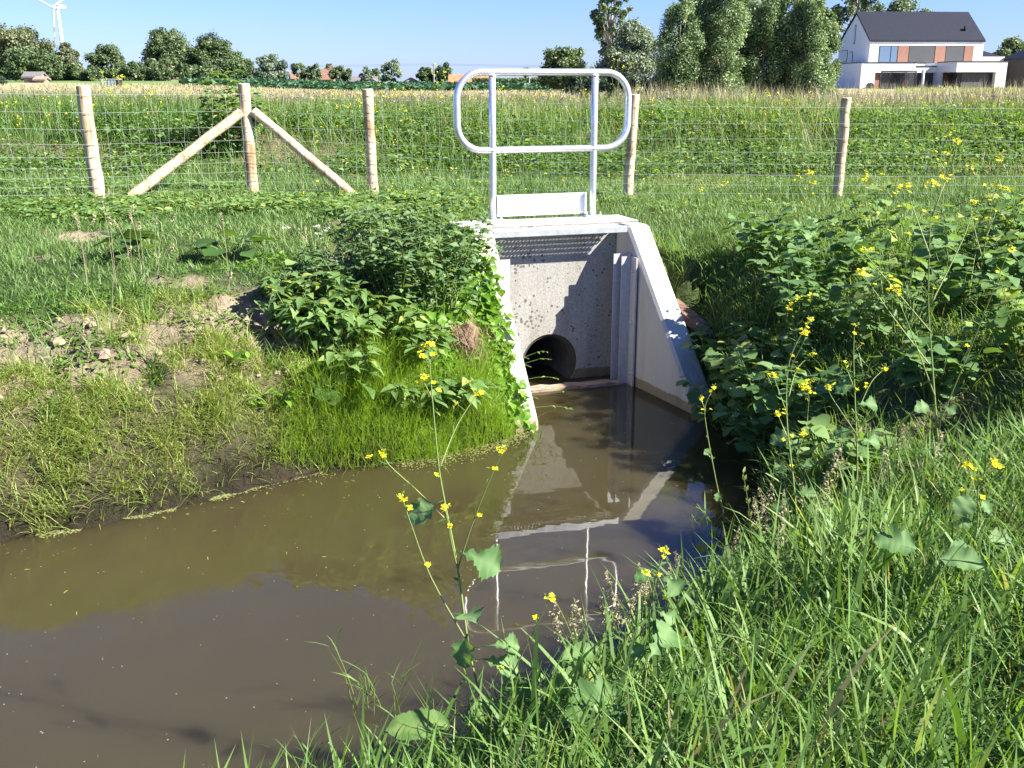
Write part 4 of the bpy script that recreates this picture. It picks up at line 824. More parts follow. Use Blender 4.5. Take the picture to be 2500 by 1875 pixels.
# rough tall grass on the near bank
def near(n_, x0, x1, y0, y1, dmin=.0):
    x, y = scatter(n_, x0, x1, y0, y1); d = shore(x, y)
    k = (southside(x, y)) & (d > dmin) & headfree(x, y) & (x > -2.2 - .1 * y) & (np.abs(x) < .9 + y * .58); return x[k], y[k], d[k]
x, y, d = near(62000, -2.4, 4.4, 1.5, 5.2, .02)
hol = np.exp(-((x - 2.25)**2 + (y - 5.0)**2) / .3); k = rng.random(len(x)) > hol * 1.1 ; x, y, d = x[k], y[k], d[k]
k = rng.random(len(x)) < .62 + .9 * fbm(x, y, .35, 2, 35); x, y, d = x[k], y[k], d[k]
H = rng.gamma(6, .040, len(x)) * (.70 + .9 * np.clip(fbm(x, y, .6, 2, 34) + .25, 0, 1)) ; H = np.clip(H, .06, .46) * np.where(y > 3.6, .8, 1)
turf('tall_grass', x, y, H, rng.gamma(5, .0019, len(x)).clip(.004, .016) * np.clip(H / .22, .7, 1.25), M['tall'], (.02, .75), (.1, 1.3), np.clip(tn(len(x), .56, .2, dry=.02) + .3 * fbm(x, y, .5, 2, 36), 0, 1), 4, bias=(.6, .35))
x, y, d = near(60000, -2.4, 4.4, 1.5, 5.2, .0)
turf('low_grass', x, y, rng.uniform(.06, .22, len(x)), rng.uniform(.003, .007, len(x)), M['tall'], (.1, 1.0), (.1, 1.2), tn(len(x), .55, .2, dry=.05))
# grass on the right bank beside the wing wall
x, y = scatter(34000, 1.2, 7.5, 4.9, 9.0); d = shore(x, y); u, v = uv(x, y)
k = (d > 0) & headfree(x, y) & (x < 1.2 + y * .55) & ((x > 1.5) | (y < 7.3) | (u > .75)) & southside(x, y) | (d > 0) & (u > .78) & (v > -.35) & (x < 1.2 + y * .55) & headfree(x, y)
x, y, d = x[k], y[k], d[k]; H = rng.uniform(.10, .30, len(x)) * np.where(d < .6, 1.0, .8)
turf('bank_grass', x, y, H, rng.uniform(.004, .0075, len(x)), M['tall'], (.1, .8), (.2, 1.5), tn(len(x), .6, .2), bias=(3.6, .3))
# fine bright grass hanging over the water left of the headwall
x, y = scatter(30000, -1.55, .2, 5.8, 7.2); d = shore(x, y); u, v = uv(x, y); k = (d > -.01) & (d < .27 + .15 * fbm(x, y, .4)) & headfree(x, y) & (~southside(x, y)) & (u < -.7) & (rng.random(len(x)) < .55 + sstep(-1.5, -1.15, x) - .55); x, y, d = x[k], y[k], d[k]
turf('waterside_grass', x, y, rng.uniform(.20, .46, len(x)), rng.uniform(.0028, .005, len(x)), M['fine'], (.02, .65), (.2, 1.5), tn(len(x), .5, .22, dry=0), 5, bias=(4.9, .55))
# sparse tufts on the muddy slope
cxs, cys = scatter(2400, -5.5, -1.2, 4.0, 7.6); d = shore(cxs, cys); k = (d > .015) & (d < 1.25) & ~southside(cxs, cys) & (fbm(cxs, cys, .55, 2, 40) > -.10 + .40 * sstep(.45, .6, d) * (1 - sstep(.85, 1.0, d))); cxs, cys = cxs[k], cys[k]
nb = 34; x = np.repeat(cxs, nb) + rng.normal(0, .035, len(cxs) * nb); y = np.repeat(cys, nb) + rng.normal(0, .03, len(cxs) * nb); k = shore(x, y) > 0; k = rng.random(len(x)) > bare(x, y) * .85 * sstep(.4, .55, shore(x, y)); x, y = x[k], y[k]
turf('mud_grass', x, y, rng.uniform(.05, .22, len(x)), rng.uniform(.003, .006, len(x)), M['mudgrass'], (.1, .95), (.2, 1.4), tn(len(x), .5, .2, dry=.08), bias=(4.6, .4))
ns_ = 760; k = rng.integers(1, 10, ns_); f = rng.random(ns_)[:, None]; P2 = POLY[k] * (1 - f) + POLY[k + 1] * f; nv = POLY[k + 1] - POLY[k]; nv = np.stack([-nv[:, 1], nv[:, 0]], 1) / np.linalg.norm(nv, axis=1)[:, None]
P2 = P2 + nv * (rng.random(ns_)[:, None] ** .8 * .62 + .02); k = (P2[:, 0] > -5.5) & (P2[:, 0] < -.9) & (fbm(P2[:, 0], P2[:, 1], .4, 2, 44) > .02); cxs, cys = P2[k].T
nb = 30; x = np.repeat(cxs, nb) + rng.normal(0, .032, len(cxs) * nb); y = np.repeat(cys, nb) + rng.normal(0, .028, len(cxs) * nb); k = shore(x, y) > 0.01; x, y = x[k], y[k]
turf('slope_grass', x, y, rng.uniform(.05, .18, len(x)), rng.uniform(.003, .0055, len(x)), M['mudgrass'], (.1, .9), (.3, 1.7), tn(len(x), .55, .2, dry=.06), bias=(4.9, .3))
# small creeping herbs over soil and lawn edge
def creepers(name, x, y, nl, size, m_, kind='oval', hgt=.05, mt=.5, lo=-.1, hi=.8):
    n_ = len(x) * nl; P = onground(np.repeat(x, nl) + rng.normal(0, hgt * .9, n_), np.repeat(y, nl) + rng.normal(0, hgt * .9, n_)); P[:, 2] += rng.uniform(0, 1, n_) * hgt
    g = G(); leaves(g, kind, P, dirs(n_, lo, hi), rng.uniform(.6, 1.25, n_) * size, tn(n_, mt, .2, dry=.0)); return tag(g.build(name, m_), kind='stuff')
x, y = scatter(1500, -6, -.9, 4.4, 7.9); d = shore(x, y); k = (d > .25) & (d < 1.7) & ~southside(x, y) & (fbm(x, y, .45, 2, 41) > .0); creepers('creeping_herbs', x[k], y[k], 16, .034, M['vine'], 'oval', .05, .35)
x, y = scatter(5200, -7.2, -.4, 9.4, 12.6); k = fbm(x, y, .55, 3, 42) > .02; creepers('fence_herbs', x[k], y[k], 12, .065, M['herb'], 'oval', .13, .62)
x, y = scatter(1400, -.6, 8, 10.4, 13.4); k = fbm(x, y, .8, 2, 43) > .0; creepers('path_herbs', x[k], y[k], 10, .05, M['herb'], 'oval', .07, .6)
# ---- meadow beyond the fence
M['olive'] = leafmat('olive_blade', [(0, (.085, .12, .035)), (.5, (.17, .195, .075)), (1, (.30, .28, .16))], .3, .55, .25)
def wedge(x, y): return np.abs(x) < 1.2 + y * .53
x, y = scatter(90000, -17, 17, 12.4, 31); k = wedge(x, y) & (rng.random(len(x)) < 1.15 - (y - 12) / 30) & ((y > 14.6) | (rng.random(len(x)) < .6)); x, y = x[k], y[k]
hm = .10 + .42 * sstep(13.6, 16.5, y); H = rng.uniform(.5, 1.3, len(x)) * hm * (1 + .5 * fbm(x, y, 2.2, 2, 50))
turf('meadow_grass', x, y, H, rng.uniform(.006, .012, len(x)) * (.7 + y / 40), M['tall'], (.02, .5), (.1, 1.0), np.clip(tn(len(x), .52, .2, dry=.05) + .5 * fbm(x, y, 2.5, 2, 51) , 0, 1))
x, y = scatter(15000, -17, 17, 13.6, 27); k = wedge(x, y) & (fbm(x, y, 1.5, 3, 52) > -.16) & (bare(x, y) < .6) & (rng.random(len(x)) < .4 + .6 * sstep(15, 16.5, y)) & (rng.random(len(x)) < np.where(y > 20, .3, 1)); x, y = x[k], y[k]
nl = 22; n_ = len(x) * nl; P = onground(np.repeat(x, nl) + rng.normal(0, .12, n_), np.repeat(y, nl) + rng.normal(0, .12, n_)); P[:, 2] += rng.uniform(.02, 1, n_)**.8 * .42 * np.repeat(rng.uniform(.45, 1.1, len(x)), nl)
g = G(); leaves(g, 'oval', P, dirs(n_, -.3, .7), rng.uniform(.040, .10, n_), np.clip(rng.normal(.46, .22, n_) + np.repeat(rng.normal(0, .15, len(x)), nl), 0, .95)); tag(g.build('meadow_herbs', M['herb']), kind='stuff')
x, y = scatter(52000, -17, 17, 18.0, 31); k = wedge(x, y) & (fbm(x, y, 1.3, 2, 55) > -.12 - .25 * sstep(19, 22, y)); x, y = x[k], y[k]
turf('olive_meadow_grass', x, y, rng.uniform(.35, .72, len(x)), rng.uniform(.007, .013, len(x)), M['olive'], (.02, .4), (.0, .8), tn(len(x), .45, .25, dry=0))
def dots(name, n_, x0, x1, y0, y1, h0, h1, size, m_, seed, thr, per=5):
    x, y = scatter(n_, x0, x1, y0, y1); k = wedge(x, y) & (fbm(x, y, 2.6, 3, seed) > thr); x, y = x[k], y[k]; n2 = len(x) * per
    P = onground(x, y); P[:, 2] += rng.uniform(h0, h1, len(x)); P = np.repeat(P, per, 0) + rng.normal(0, size * .9, (n2, 3)); g = G(); cards(g, P, size, np.clip(rng.normal(.5, .25, n2), 0, 1)); return tag(g.build(name, m_), kind='stuff')
dots('meadow_yellow_flowers', 1500, -16, 16, 15.5, 27, .35, .70, .020, M['petal'], 60, .08)
dots('meadow_pale_flowers', 2600, -16, 16, 18.5, 29, .35, .60, .03, M['pink_petal'], 61, .02)
dots('path_yellow_flowers', 260, -7, 9, 10, 15, .10, .28, .016, M['petal'], 62, .05, 4)
# dry grass and reeds
x, y = scatter(26000, -12, 17, 19.5, 30); k = wedge(x, y) & (fbm(x, y, 1.6, 2, 53) + .62 * sstep(.05, .22, x / y) > .43); x, y = x[k], y[k]
turf('dry_reed_grass', x, y, rng.uniform(.45, .95, len(x)) * (.6 + .4 * sstep(-.05, .15, x / y)), rng.uniform(.007, .014, len(x)), M['dry'], (.02, .3), (.0, .7), tn(len(x), .5, .25, dry=0))
x, y = scatter(34000, -60, 14, 52, 122); k = np.abs(x) < y * .53; x, y = x[k], y[k]
turf('dry_pasture_grass', x, y, rng.uniform(.15, .42, len(x)), rng.uniform(.03, .06, len(x)), M['dry'], (.05, .5), (.1, .9), np.clip(rng.normal(.5, .22, len(x)) + .5 * fbm(x, y, 12, 2, 54), 0, 1), 2)
x, y = scatter(9000, 16, 56, 60, 112); k = x > y * .36; x, y = x[k], y[k]
turf('rough_garden_grass', x, y, rng.uniform(.15, .5, len(x)), rng.uniform(.03, .07, len(x)), M['mudgrass'], (.05, .5), (.1, .9), np.clip(rng.normal(.55, .25, len(x)), 0, 1), 2)
# crop rows in the green field
x = rng.uniform(-115, 60, 26000); y = 126 + (rng.random(26000) ** 1.7) * 220; k = (x / y > -.31) & (x / y < .2); x, y = x[k], y[k]
P = onground(x, y); P[:, 2] += rng.uniform(.05, .4, len(x)); g = G(); cards(g, P, .5 + y * .0016, np.clip(rng.normal(.5, .25, len(x)), 0, 1), np.array([[0, 0, 1.]]))
tag(g.build('crop_leaves', leafmat('crop_leaf', [(0, (.018, .055, .022)), (1, (.055, .13, .055))], .15)), kind='stuff')

# ---------------------------------------------------------------- individual plants
def flower_head(g, c, r, n_, rs, stems=None):
    for i in range(n_):
        a = rs.uniform(0, 6.283); k = rs.uniform(.15, 1) * r; p = c + np.array([math.cos(a) * k, math.sin(a) * k, rs.uniform(-.6, .5) * r])
        dd = norm(rs.normal(0, .4, (1, 3)) + np.array([[0, -.25, 1]]))[0]; e1 = norm(np.cross(dd, [[1, .3, 0]]))[0]; e2 = np.cross(dd, e1)
        b = rs.uniform(0, 1.6); D_ = np.array([math.cos(b + q_ * 1.5708) * e1 + math.sin(b + q_ * 1.5708) * e2 + .35 * dd for q_ in range(4)])
        leaves(g, 'petal', np.repeat(p[None], 4, 0), D_, rs.uniform(.008, .0115), rs.uniform(.2, 1, 4), np.repeat(dd[None], 4, 0), rs=rs)
        if stems is not None: stems.tube([c - np.array([0, 0, r * .8]), p], .0007, 4, tone=.3, caps=False)
def buds(g, c, n_, rs):
    for i in range(n_):
        p = c + rs.normal(0, .006, 3); g.tube([p, p + np.array([0, 0, .005]), p + np.array([0, 0, .009])], [.001, .0024, .0008], 5, tone=.35)
def smooth_path(p, k=5):
    p = np.asarray(p, float)
    if len(p) < 3: return p
    t = np.arange(len(p)); tt = np.linspace(0, len(p) - 1, (len(p) - 1) * k + 1); out = []
    for q_ in tt:
        i = int(min(q_, len(p) - 2)); f = q_ - i; p0 = p[max(i - 1, 0)]; p1 = p[i]; p2 = p[i + 1]; p3 = p[min(i + 2, len(p) - 1)]
        out.append(.5 * ((2 * p1) + (-p0 + p2) * f + (2 * p0 - 5 * p1 + 4 * p2 - p3) * f * f + (-p0 + 3 * p1 - 3 * p2 + p3) * f**3))
    return np.array(out)
def mustard(label, main, brs, lf, lsize=.11, r0=.0045, seed=0, nfl=7, fr=.016, group=None, kinds=('lobed_h', 'maple_h'), root=True):
    rs = np.random.default_rng(300 + seed); main = np.array(main, float)
    if root: gz_ = fz(main[0][0], main[0][1]); main = np.vstack([[main[0][0] + .01, main[0][1], min(gz_, main[0][2]) - .03], main])
    t = thing('mustard_plant', label, 'plant', tuple(main[0]), group); g = G(); pm = smooth_path(main)
    g.tube(pm, np.linspace(r0, .0016, len(pm)), 8, tone=np.repeat(np.linspace(.85, .35, len(pm)), 8)); tips = [pm[-1]]; sub = []
    for b in brs:
        pb = smooth_path(b); g.tube(pb, np.linspace(r0 * .55, .0011, len(pb)), 6, tone=np.repeat(np.linspace(.75, .4, len(pb)), 6)); tips.append(pb[-1])
        for q_ in (.45, .7, .86):                                     # small side pods and buds
            i = int(q_ * (len(pb) - 1)); e = pb[i] + np.array([rs.normal(0, .018), rs.normal(0, .012), rs.uniform(.012, .03)]); g.tube([pb[i], e], .0008, 4, tone=.4); sub.append(e)
    for q_ in (.7, .8, .88, .94):
        i = int(q_ * (len(pm) - 1)); e = pm[i] + np.array([rs.normal(0, .022), rs.normal(0, .014), rs.uniform(.01, .03)]); g.tube([pm[i], e], .0009, 4, tone=.4); sub.append(e)
    for c in tips: buds(g, c + np.array([0, 0, .006]), 6, rs)
    g.build('stem', M['stem'], t, smooth=True)
    g = G()
    for i, p in enumerate(lf):
        p = np.array(p); allp = pm; j = np.argmin(((allp - p)**2).sum(1)); a = allp[j]; d_ = p - a
        if np.linalg.norm(d_) < .02: d_ = np.array([rs.normal(0, .03), -.025, -.03])
        s_ = lsize * rs.uniform(.8, 1.2) * (1 - .45 * i / max(len(lf), 4)); g.tube([a, a + d_ * .5], .0013, 5, tone=.4)
        leaves(g, kinds[i % len(kinds)], [a + d_ * .45], [d_ + np.array([0, 0, -.02])], s_, rs.uniform(.4, .8), np.array([[rs.normal(0, .3), -.7, .8]]), rs=rs)
    for q_ in rs.uniform(.25, .9, 5): i = int(q_ * (len(pm) - 1)); leaves(g, 'lance', [pm[i]], [dirs(1, .0, .8, rs)[0]], rs.uniform(.03, .06), rs.uniform(.3, .7), rs=rs)
    g.build('foliage', M['blue'], t, smooth=True)
    for c in tips:
        g = G(); st_ = None; flower_head(g, c + np.array([0, 0, .004]), fr, int(nfl * rs.uniform(.6, 1.3)), rs); g.build('flower_cluster', M['petal'], t)
    g = G()
    for e in sub[::2]: flower_head(g, e, .005, 2, rs)
    if g.n: g.build('side_blossoms', M['petal'], t)
    return t
PL = PLANTS
mustard('tall thin yellow flowering mustard plant rising over the water in the middle of the foreground', PL['front']['main'], PL['front']['br'], PL['front']['lf'], .125, .0050, 1, 7, .015, kinds=('maple_h', 'lobed_h'))
mustard('tallest branching mustard plant on the right bank beside the bare shady hollow', PL['right_tall']['main'], PL['right_tall']['br'], PL['right_tall']['lf'], .10, .0075, 2, 11, .030)
mustard('leaning reddish stemmed mustard plant with few flowers on the right bank near the water', PL['right_mid']['main'], PL['right_mid']['br'], PL['right_mid']['lf'], .075, .0055, 3, 6, .020)
mustard('short broad leaved mustard plant with one flower head in the tall grass at the right', PL['right_low']['main'], PL['right_low']['br'], PL['right_low']['lf'], .085, .0045, 4, 7, .014, kinds=('maple_h', 'round_h'))
mustard('single stemmed mustard plant in front of the tall grass, right of the railing reflection', PL['front_right']['main'], PL['front_right']['br'], PL['front_right']['lf'], .07, .0045, 5, 6, .012)
mustard('thin curved mustard stalk at the water edge in front of the right wing wall', PL['edge_thin']['main'], PL['edge_thin']['br'], PL['edge_thin']['lf'], .05, .0035, 6, 4, .012)
mustard('slender mustard plant between the leaning one and the bare shady hollow', PL['mid2']['main'], PL['mid2']['br'], PL['mid2']['lf'], .10, .0050, 7, 6, .018)
def auto_mustard(label, x, y, h, nb, seed, group):
    rs = np.random.default_rng(500 + seed); z = fz(x, y); lx, ly = rs.normal(0, .06, 2)
    main = [(x, y, z), (x + lx * .3, y + ly * .3, z + h * .4), (x + lx * .7, y + ly * .7, z + h * .7), (x + lx, y + ly, z + h)]; pm = smooth_path(main); brs = []
    for i in range(nb):
        q_ = rs.uniform(.3, .8); b = pm[int(q_ * (len(pm) - 1))]; a = rs.uniform(0, 6.283); l = (1.05 - q_) * h * rs.uniform(.5, .9); brs.append([b, b + np.array([math.cos(a) * l * .28, math.sin(a) * l * .28, l * .5]), b + np.array([math.cos(a) * l * .38, math.sin(a) * l * .38, l])])
    lf = [pm[int(rs.uniform(.05, .45) * (len(pm) - 1))] + np.append(rs.normal(0, .09, 2), rs.uniform(-.02, .04)) for _ in range(5)]
    return mustard(label, main, brs, lf, .13, .005, seed, 9, .030, group)
am = [(2.9, 6.3, 1.0, 4, 'bushy mustard plant behind the tallest one, at its left shoulder'), (3.35, 5.7, 1.15, 5, 'mustard plant with dense flower heads close to the right frame edge'), (3.75, 6.6, 1.0, 5, 'mustard plant at the right frame edge, farther of the two there'), (2.55, 7.3, .75, 4, 'low mustard plant between leafy clumps, below the rightmost fence post'),
      (3.3, 7.9, .85, 4, 'mustard plant close to the lawn under the rightmost fence post'), (4.3, 8.2, .85, 4, 'mustard plant farthest back at the right frame edge'), (2.75, 5.05, .95, 3, 'mustard plant standing right behind the bare shady hollow'), (1.85, 6.5, .55, 3, 'small mustard plant among big leaves near the right wing wall'),
      (3.0, 4.55, .75, 3, 'mustard plant in the grass to the right of the bare shady hollow'), (2.3, 8.3, .6, 3, 'small mustard plant on the lawn edge behind the leafy clumps'), (1.62, 5.35, .5, 3, 'small mustard plant above the water right of the thin curved stalk'), (3.9, 7.3, 1.0, 4, 'mustard plant between the two at the right frame edge and the lawn')]
for i, (x, y, h, nb, lb) in enumerate(am): auto_mustard(lb, x, y, h, nb, 20 + i, 'yellow mustard plants on the right bank')
for i, (x, y, h, lb) in enumerate([(-5.75, 15.9, 1.30, 'tall thin mustard showing above the dry field left of the bramble bush'), (-5.15, 15.4, 1.22, 'tall thin mustard right beside the bramble bush, at its left'), (-6.25, 16.5, 1.30, 'tall thin mustard left end of the row before the cattle trailer'), (-1.1, 16.8, 1.22, 'tall thin mustard right behind the post next to the long brace'), (1.9, 18.5, 1.10, 'tall thin mustard against the dark shrubs right of the railing')]): auto_mustard(lb, x, y, h, 5, 50 + i, 'tall mustards beyond the fence')
def leafy(name, label, x, y, h, w_, nl, size, kind, m_, seed, group=None, z=None, mt=.5, stems=7, lean=(0, 0), cat='plant', lo=-.35, hi=.5):
    rs = np.random.default_rng(700 + seed); z = fz(x, y) if z is None else z; t = thing(name, label, cat, (x, y, z), group); g = G(); P, D_ = [], []
    for i in range(stems):
        a = rs.uniform(0, 6.283); r = w_ * .5 * math.sqrt(rs.uniform(0.02, 1)); hh = h * rs.uniform(.6, 1.05) * (1 - .35 * (r / (w_ * .5))**2)
        tip = np.array([x + math.cos(a) * r + lean[0] * hh, y + math.sin(a) * r + lean[1] * hh, z + hh]); b = np.array([x + math.cos(a) * r * .3, y + math.sin(a) * r * .3, z - .02])
        pth = smooth_path([b, (b + tip) / 2 + np.append(rs.normal(0, .02, 2), .03), tip]); g.tube(pth, np.linspace(.0045, .0015, len(pth)), 5, tone=.35, caps=False)
        for _ in range(nl // stems): q_ = rs.uniform(.1, 1) ** .6; P.append(pth[int(q_ * (len(pth) - 1))]); D_.append(dirs(1, lo, hi, rs)[0])
    g.build('stem', M['stem'], t, smooth=True); P = np.array(P); D_ = np.array(D_); n_ = len(P)
    P = P + D_ * size * .25; g = G(); leaves(g, kind, P, D_, size * rs.uniform(.55, 1.25, n_), np.clip(rs.normal(mt, .2, n_), 0, .95), rs=rs); g.build('foliage', m_, t, smooth=True)
    return t
GB = 'leafy clumps on the right bank'
lcs = [(1.62, 7.15, .42, .55, 60, .10, 'round', 'leafy clump filling the gap right beside the timber boards'), (1.95, 6.7, .48, .6, 62, .105, 'lobed', 'leafy clump in the middle of the slope behind the wing wall tip'), (1.50, 6.80, .50, .5, 62, .10, 'round', 'leafy clump leaning over the sloping top of the right wing wall'), (1.56, 6.05, .34, .45, 50, .11, 'lobed', 'leafy clump at the water edge next to the tip of the right wing wall'), (1.62, 6.35, .50, .55, 62, .11, 'lobed', 'leafy clump with big lobed leaves overhanging the right wing wall top'), (1.72, 5.75, .36, .5, 54, .10, 'round', 'low leafy clump at the foot of the right wing wall'), (2.35, 6.15, .5, .6, 64, .11, 'lobed', 'leafy clump between the right wing wall and the tallest mustard'), (2.1, 7.1, .5, .7, 80, .10, 'round', 'dark leafy clump beside the reddish timber boards'),
       (2.75, 7.4, .5, .8, 80, .11, 'lobed', 'dark leafy clump on the lawn side, middle of the back row'), (2.0, 8.05, .42, .7, 76, .095, 'round', 'dark leafy clump nearest the lawn behind the wing wall'), (3.3, 7.2, .5, .8, 70, .11, 'lobed', 'leafy clump under the farther right mustards'), (2.95, 6.5, .5, .7, 66, .11, 'round', 'leafy clump right behind the tallest mustard plant'),
       (2.85, 5.55, .42, .6, 56, .11, 'lobed', 'leafy clump casting shade on the bare hollow'), (3.45, 6.2, .5, .7, 60, .11, 'lobed', 'leafy clump near the right frame edge'), (3.35, 5.2, .3, .6, 44, .15, 'round', 'low leafy clump in the grass right of the hollow'), (2.35, 5.45, .30, .45, 40, .10, 'round', 'leafy clump hanging over the back of the bare hollow'),
       (4.0, 7.9, .45, .8, 66, .11, 'lobed', 'leafy clump farthest back at the right edge'), (3.9, 6.9, .5, .8, 60, .15, 'round', 'leafy clump at the right edge between mustards'), (1.62, 4.75, .22, .4, 34, .10, 'round', 'small leafy clump at the water edge below the leaning mustard')]
for i, (x, y, h, w_, nl, sz, kd, lb) in enumerate(lcs): leafy('leafy_clump', lb, x, y, h * 1.3, w_ * 1.25, int(nl * 2.8), sz * .9, kd, M['blue'] if i % 2 else M['herb'], i, GB, mt=.64, stems=15)
leafy('wispy_herb', 'wispy dark herb with tiny yellow heads in the middle of the right bank', 2.35, 5.95, .62, .35, 160, .05, 'lance', M['goose'], 30, stems=16, lo=.2, hi=1.6)
# goosefoot bush on the left
gp = [(-.62, 7.15, .90, 'tallest goosefoot plant of the bush, top centre'), (-.98, 7.25, .70, 'goosefoot plant at the left shoulder of the tall bush'), (-.40, 7.45, .80, 'goosefoot plant at the right of the bush against the headwall'), (-.78, 6.88, .70, 'goosefoot plant at the front of the tall bush'), (-.48, 6.95, .62, 'goosefoot plant of the bush above the dry root clump'), (-.92, 7.65, .76, 'goosefoot plant at the back of the bush toward the fence'), (-1.2, 6.98, .48, 'low goosefoot plant at the left foot of the bush')]
for i, (x, y, h, lb) in enumerate(gp): leafy('goosefoot_plant', lb, x, y, h * 1.06, .62, 620, .072, 'rhomb', M['goose'], 40 + i, 'goosefoot plants forming the tall bush left of the headwall', z=max(fz(x, y), .84) - .05, mt=.68, stems=22, lo=-.4, hi=.6)
npl = [(-.62, 6.55, .26, 'low nettle under the dry root clump'), (-.98, 6.30, .22, 'low nettle at the top of the fine grass, left part'), (-.66, 6.36, .20, 'low nettle at the top of the fine grass, middle part'), (-.40, 6.50, .22, 'low nettle between fine grass and vine'), (-1.52, 6.85, .26, 'nettle at the lawn edge behind the patch'), (-1.22, 6.42, .38, 'nettle in the middle of the nettle patch'), (-1.42, 6.55, .34, 'leftmost nettle of the patch next to the bare soil'), (-1.02, 6.52, .36, 'nettle right of centre in the patch below the bush'), (-1.28, 6.72, .34, 'nettle at the back of the patch, under the lawn edge'), (-.82, 6.58, .30, 'rightmost nettle of the patch, left of the dry root clump')]
for i, (x, y, h, lb) in enumerate(npl): leafy('nettle_plant', lb, x, y, h * 1.15, .46, 170, .10, 'nettle', M['herb'], 55 + i, 'nettles in the patch below the bush', mt=.6, stems=9)
leafy('rapeseed_plant', 'big leaved blue green rapeseed plant low on the left bank above the fine grass', -1.12, 6.18, .24, .42, 20, .17, 'lobed', M['blue'], 62, stems=5, mt=.6)
leafy('bindweed_seedlings', 'small pale heart leaved seedlings on the mud left of the fine grass', -1.45, 6.0, .14, .4, 40, .06, 'heart', M['vine'], 63, stems=10, mt=.6)
leafy('pale_seedlings', 'few pale upright broad leaves on the muddy slope', -1.75, 6.05, .10, .35, 16, .085, 'oval', M['vine'], 64, stems=8, mt=.6, lo=.2, hi=1.2)
leafy('yarrow_plant', 'white flowered yarrow at the left edge of the tall bush', -1.32, 7.5, .26, .35, 80, .05, 'lance', M['herb'], 65, mt=.4, stems=9)
g = G(); rs = np.random.default_rng(9)
for i in range(9):
    c = np.array([-1.32 + rs.normal(0, .10), 7.42 + rs.normal(0, .06), fz(-1.32, 7.5) + .27 + rs.normal(0, .025)]); n_ = 26; a = rs.uniform(0, 6.283, n_); k = np.sqrt(rs.random(n_)) * .03; cards(g, c + np.stack([np.cos(a) * k, np.sin(a) * k, rs.normal(0, .003, n_)], 1), .012, rs.random(n_), np.array([[0, 0, 1.]]), rs=rs)
g.build('flower_cluster', M['white_petal'], bpy.data.objects['yarrow_plant'])
for i, (x, y, lb) in enumerate([(-2.85, 7.6, 'dark large leaved burdock in the lawn, left one'), (-2.12, 7.75, 'dark large leaved burdock in the lawn, right one beside seed grasses')]): leafy('burdock_plant', lb, x, y, .26, .5, 16, .17, 'round', M['herb'], 70 + i, 'burdocks in the left lawn', mt=.2, stems=7, lo=-.1, hi=.3)
# bindweed over the left wing wall
rs = np.random.default_rng(17); t = thing('bindweed_vine', 'bright green bindweed vine covering the left wing wall of the headwall', 'vine', tuple(W(-.7, .6, .5)))
n_ = 3800; vv = rs.uniform(.10, 1.18, n_); cov = sstep(.08, .5, vv)
uu = -.56 - rs.uniform(0, 1, n_) ** .8 * (.62 + .12 * vv) - (1 - cov) * .17 - .03
zt = np.clip(TOP - (vv - VS) * SL, .03, TOP); zz = zt + rs.uniform(-.02, .055, n_) - np.maximum(-uu - .74, 0) * rs.uniform(.1, 1.1, n_)
keep = (rs.random(n_) < .45 + .55 * sstep(-.62, -.72, uu)); uu, vv, zz = uu[keep], vv[keep], zz[keep]
P = OO + uu[:, None] * UU + vv[:, None] * VV; P[:, 2] = np.maximum(zz, terr(P[:, 0], P[:, 1]) + .02); P[:, 2] = np.maximum(P[:, 2], .03); n_ = len(P)
n2 = 1500; u2 = -.72 - rs.uniform(0, 1, n2) ** 1.2 * .62; v2 = rs.uniform(.1, 1.05, n2); P2 = OO + u2[:, None] * UU + v2[:, None] * VV; P2[:, 2] = terr(P2[:, 0], P2[:, 1]) + rs.uniform(.02, .20, n2) * (1.1 + u2 * .5); k = (fbm(P2[:, 0], P2[:, 1], .3, 2, 72) > -.05) & (P2[:, 2] > .12); P = np.vstack([P, P2[k]]); n_ = len(P)
D_ = norm(np.stack([rs.normal(.15, .5, n_), rs.normal(-.45, .4, n_), rs.normal(-.35, .5, n_)], 1)); g = G()
leaves(g, 'heart', P, D_, rs.uniform(.045, .092, n_), np.clip(rs.normal(.55, .2, n_), 0, 1), norm(np.stack([rs.normal(.1, .4, n_), rs.normal(-.6, .4, n_), rs.normal(.8, .3, n_)], 1)), rs=rs); g.build('foliage', M['vine'], t, smooth=True)
g = G()
for i in range(26):
    v0 = rs.uniform(.25, 1.1); z0 = max(.05, TOP - (v0 - VS) * SL); a = W(-.8 + rs.normal(0, .05), v0, z0 - .05); b = W(-.66, v0 + .04, z0 + .02); c = W(-.55 + rs.uniform(-.05, .03), v0 + .07, z0 - .02)
    g.tube(smooth_path([a, b, c]), .0016, 5, tone=.4)
ten = []
for i, (v0, zo, ln, up) in enumerate([(.92, .05, .12, .03), (.96, .0, .16, -.01), (.99, -.02, .14, -.02), (1.04, .02, .17, .0), (1.10, .0, .2, -.02), (.88, .03, .10, .05)]):
    z0 = max(.05, TOP - (v0 - VS) * SL) + zo; a = W(-.6, v0, z0); b = W(-.5 + ln * .4, v0 + .02, z0 + up * .6 + .02); c = W(-.5 + ln, v0 + .03, max(.02, z0 + up)); p_ = smooth_path([a, b, c]); g.tube(p_, np.linspace(.0016, .0008, len(p_)), 5, tone=.2); ten += [p_[5], p_[8], p_[-1]]
g.build('stem', M['stem'], t, smooth=True)
for p_ in ten: g = G(); leaves(g, 'heart', [p_], dirs(1, -.4, .3, rs), rs.uniform(.02, .038), .85, rs=rs); g.build('young_leaf', M['vine'], t)
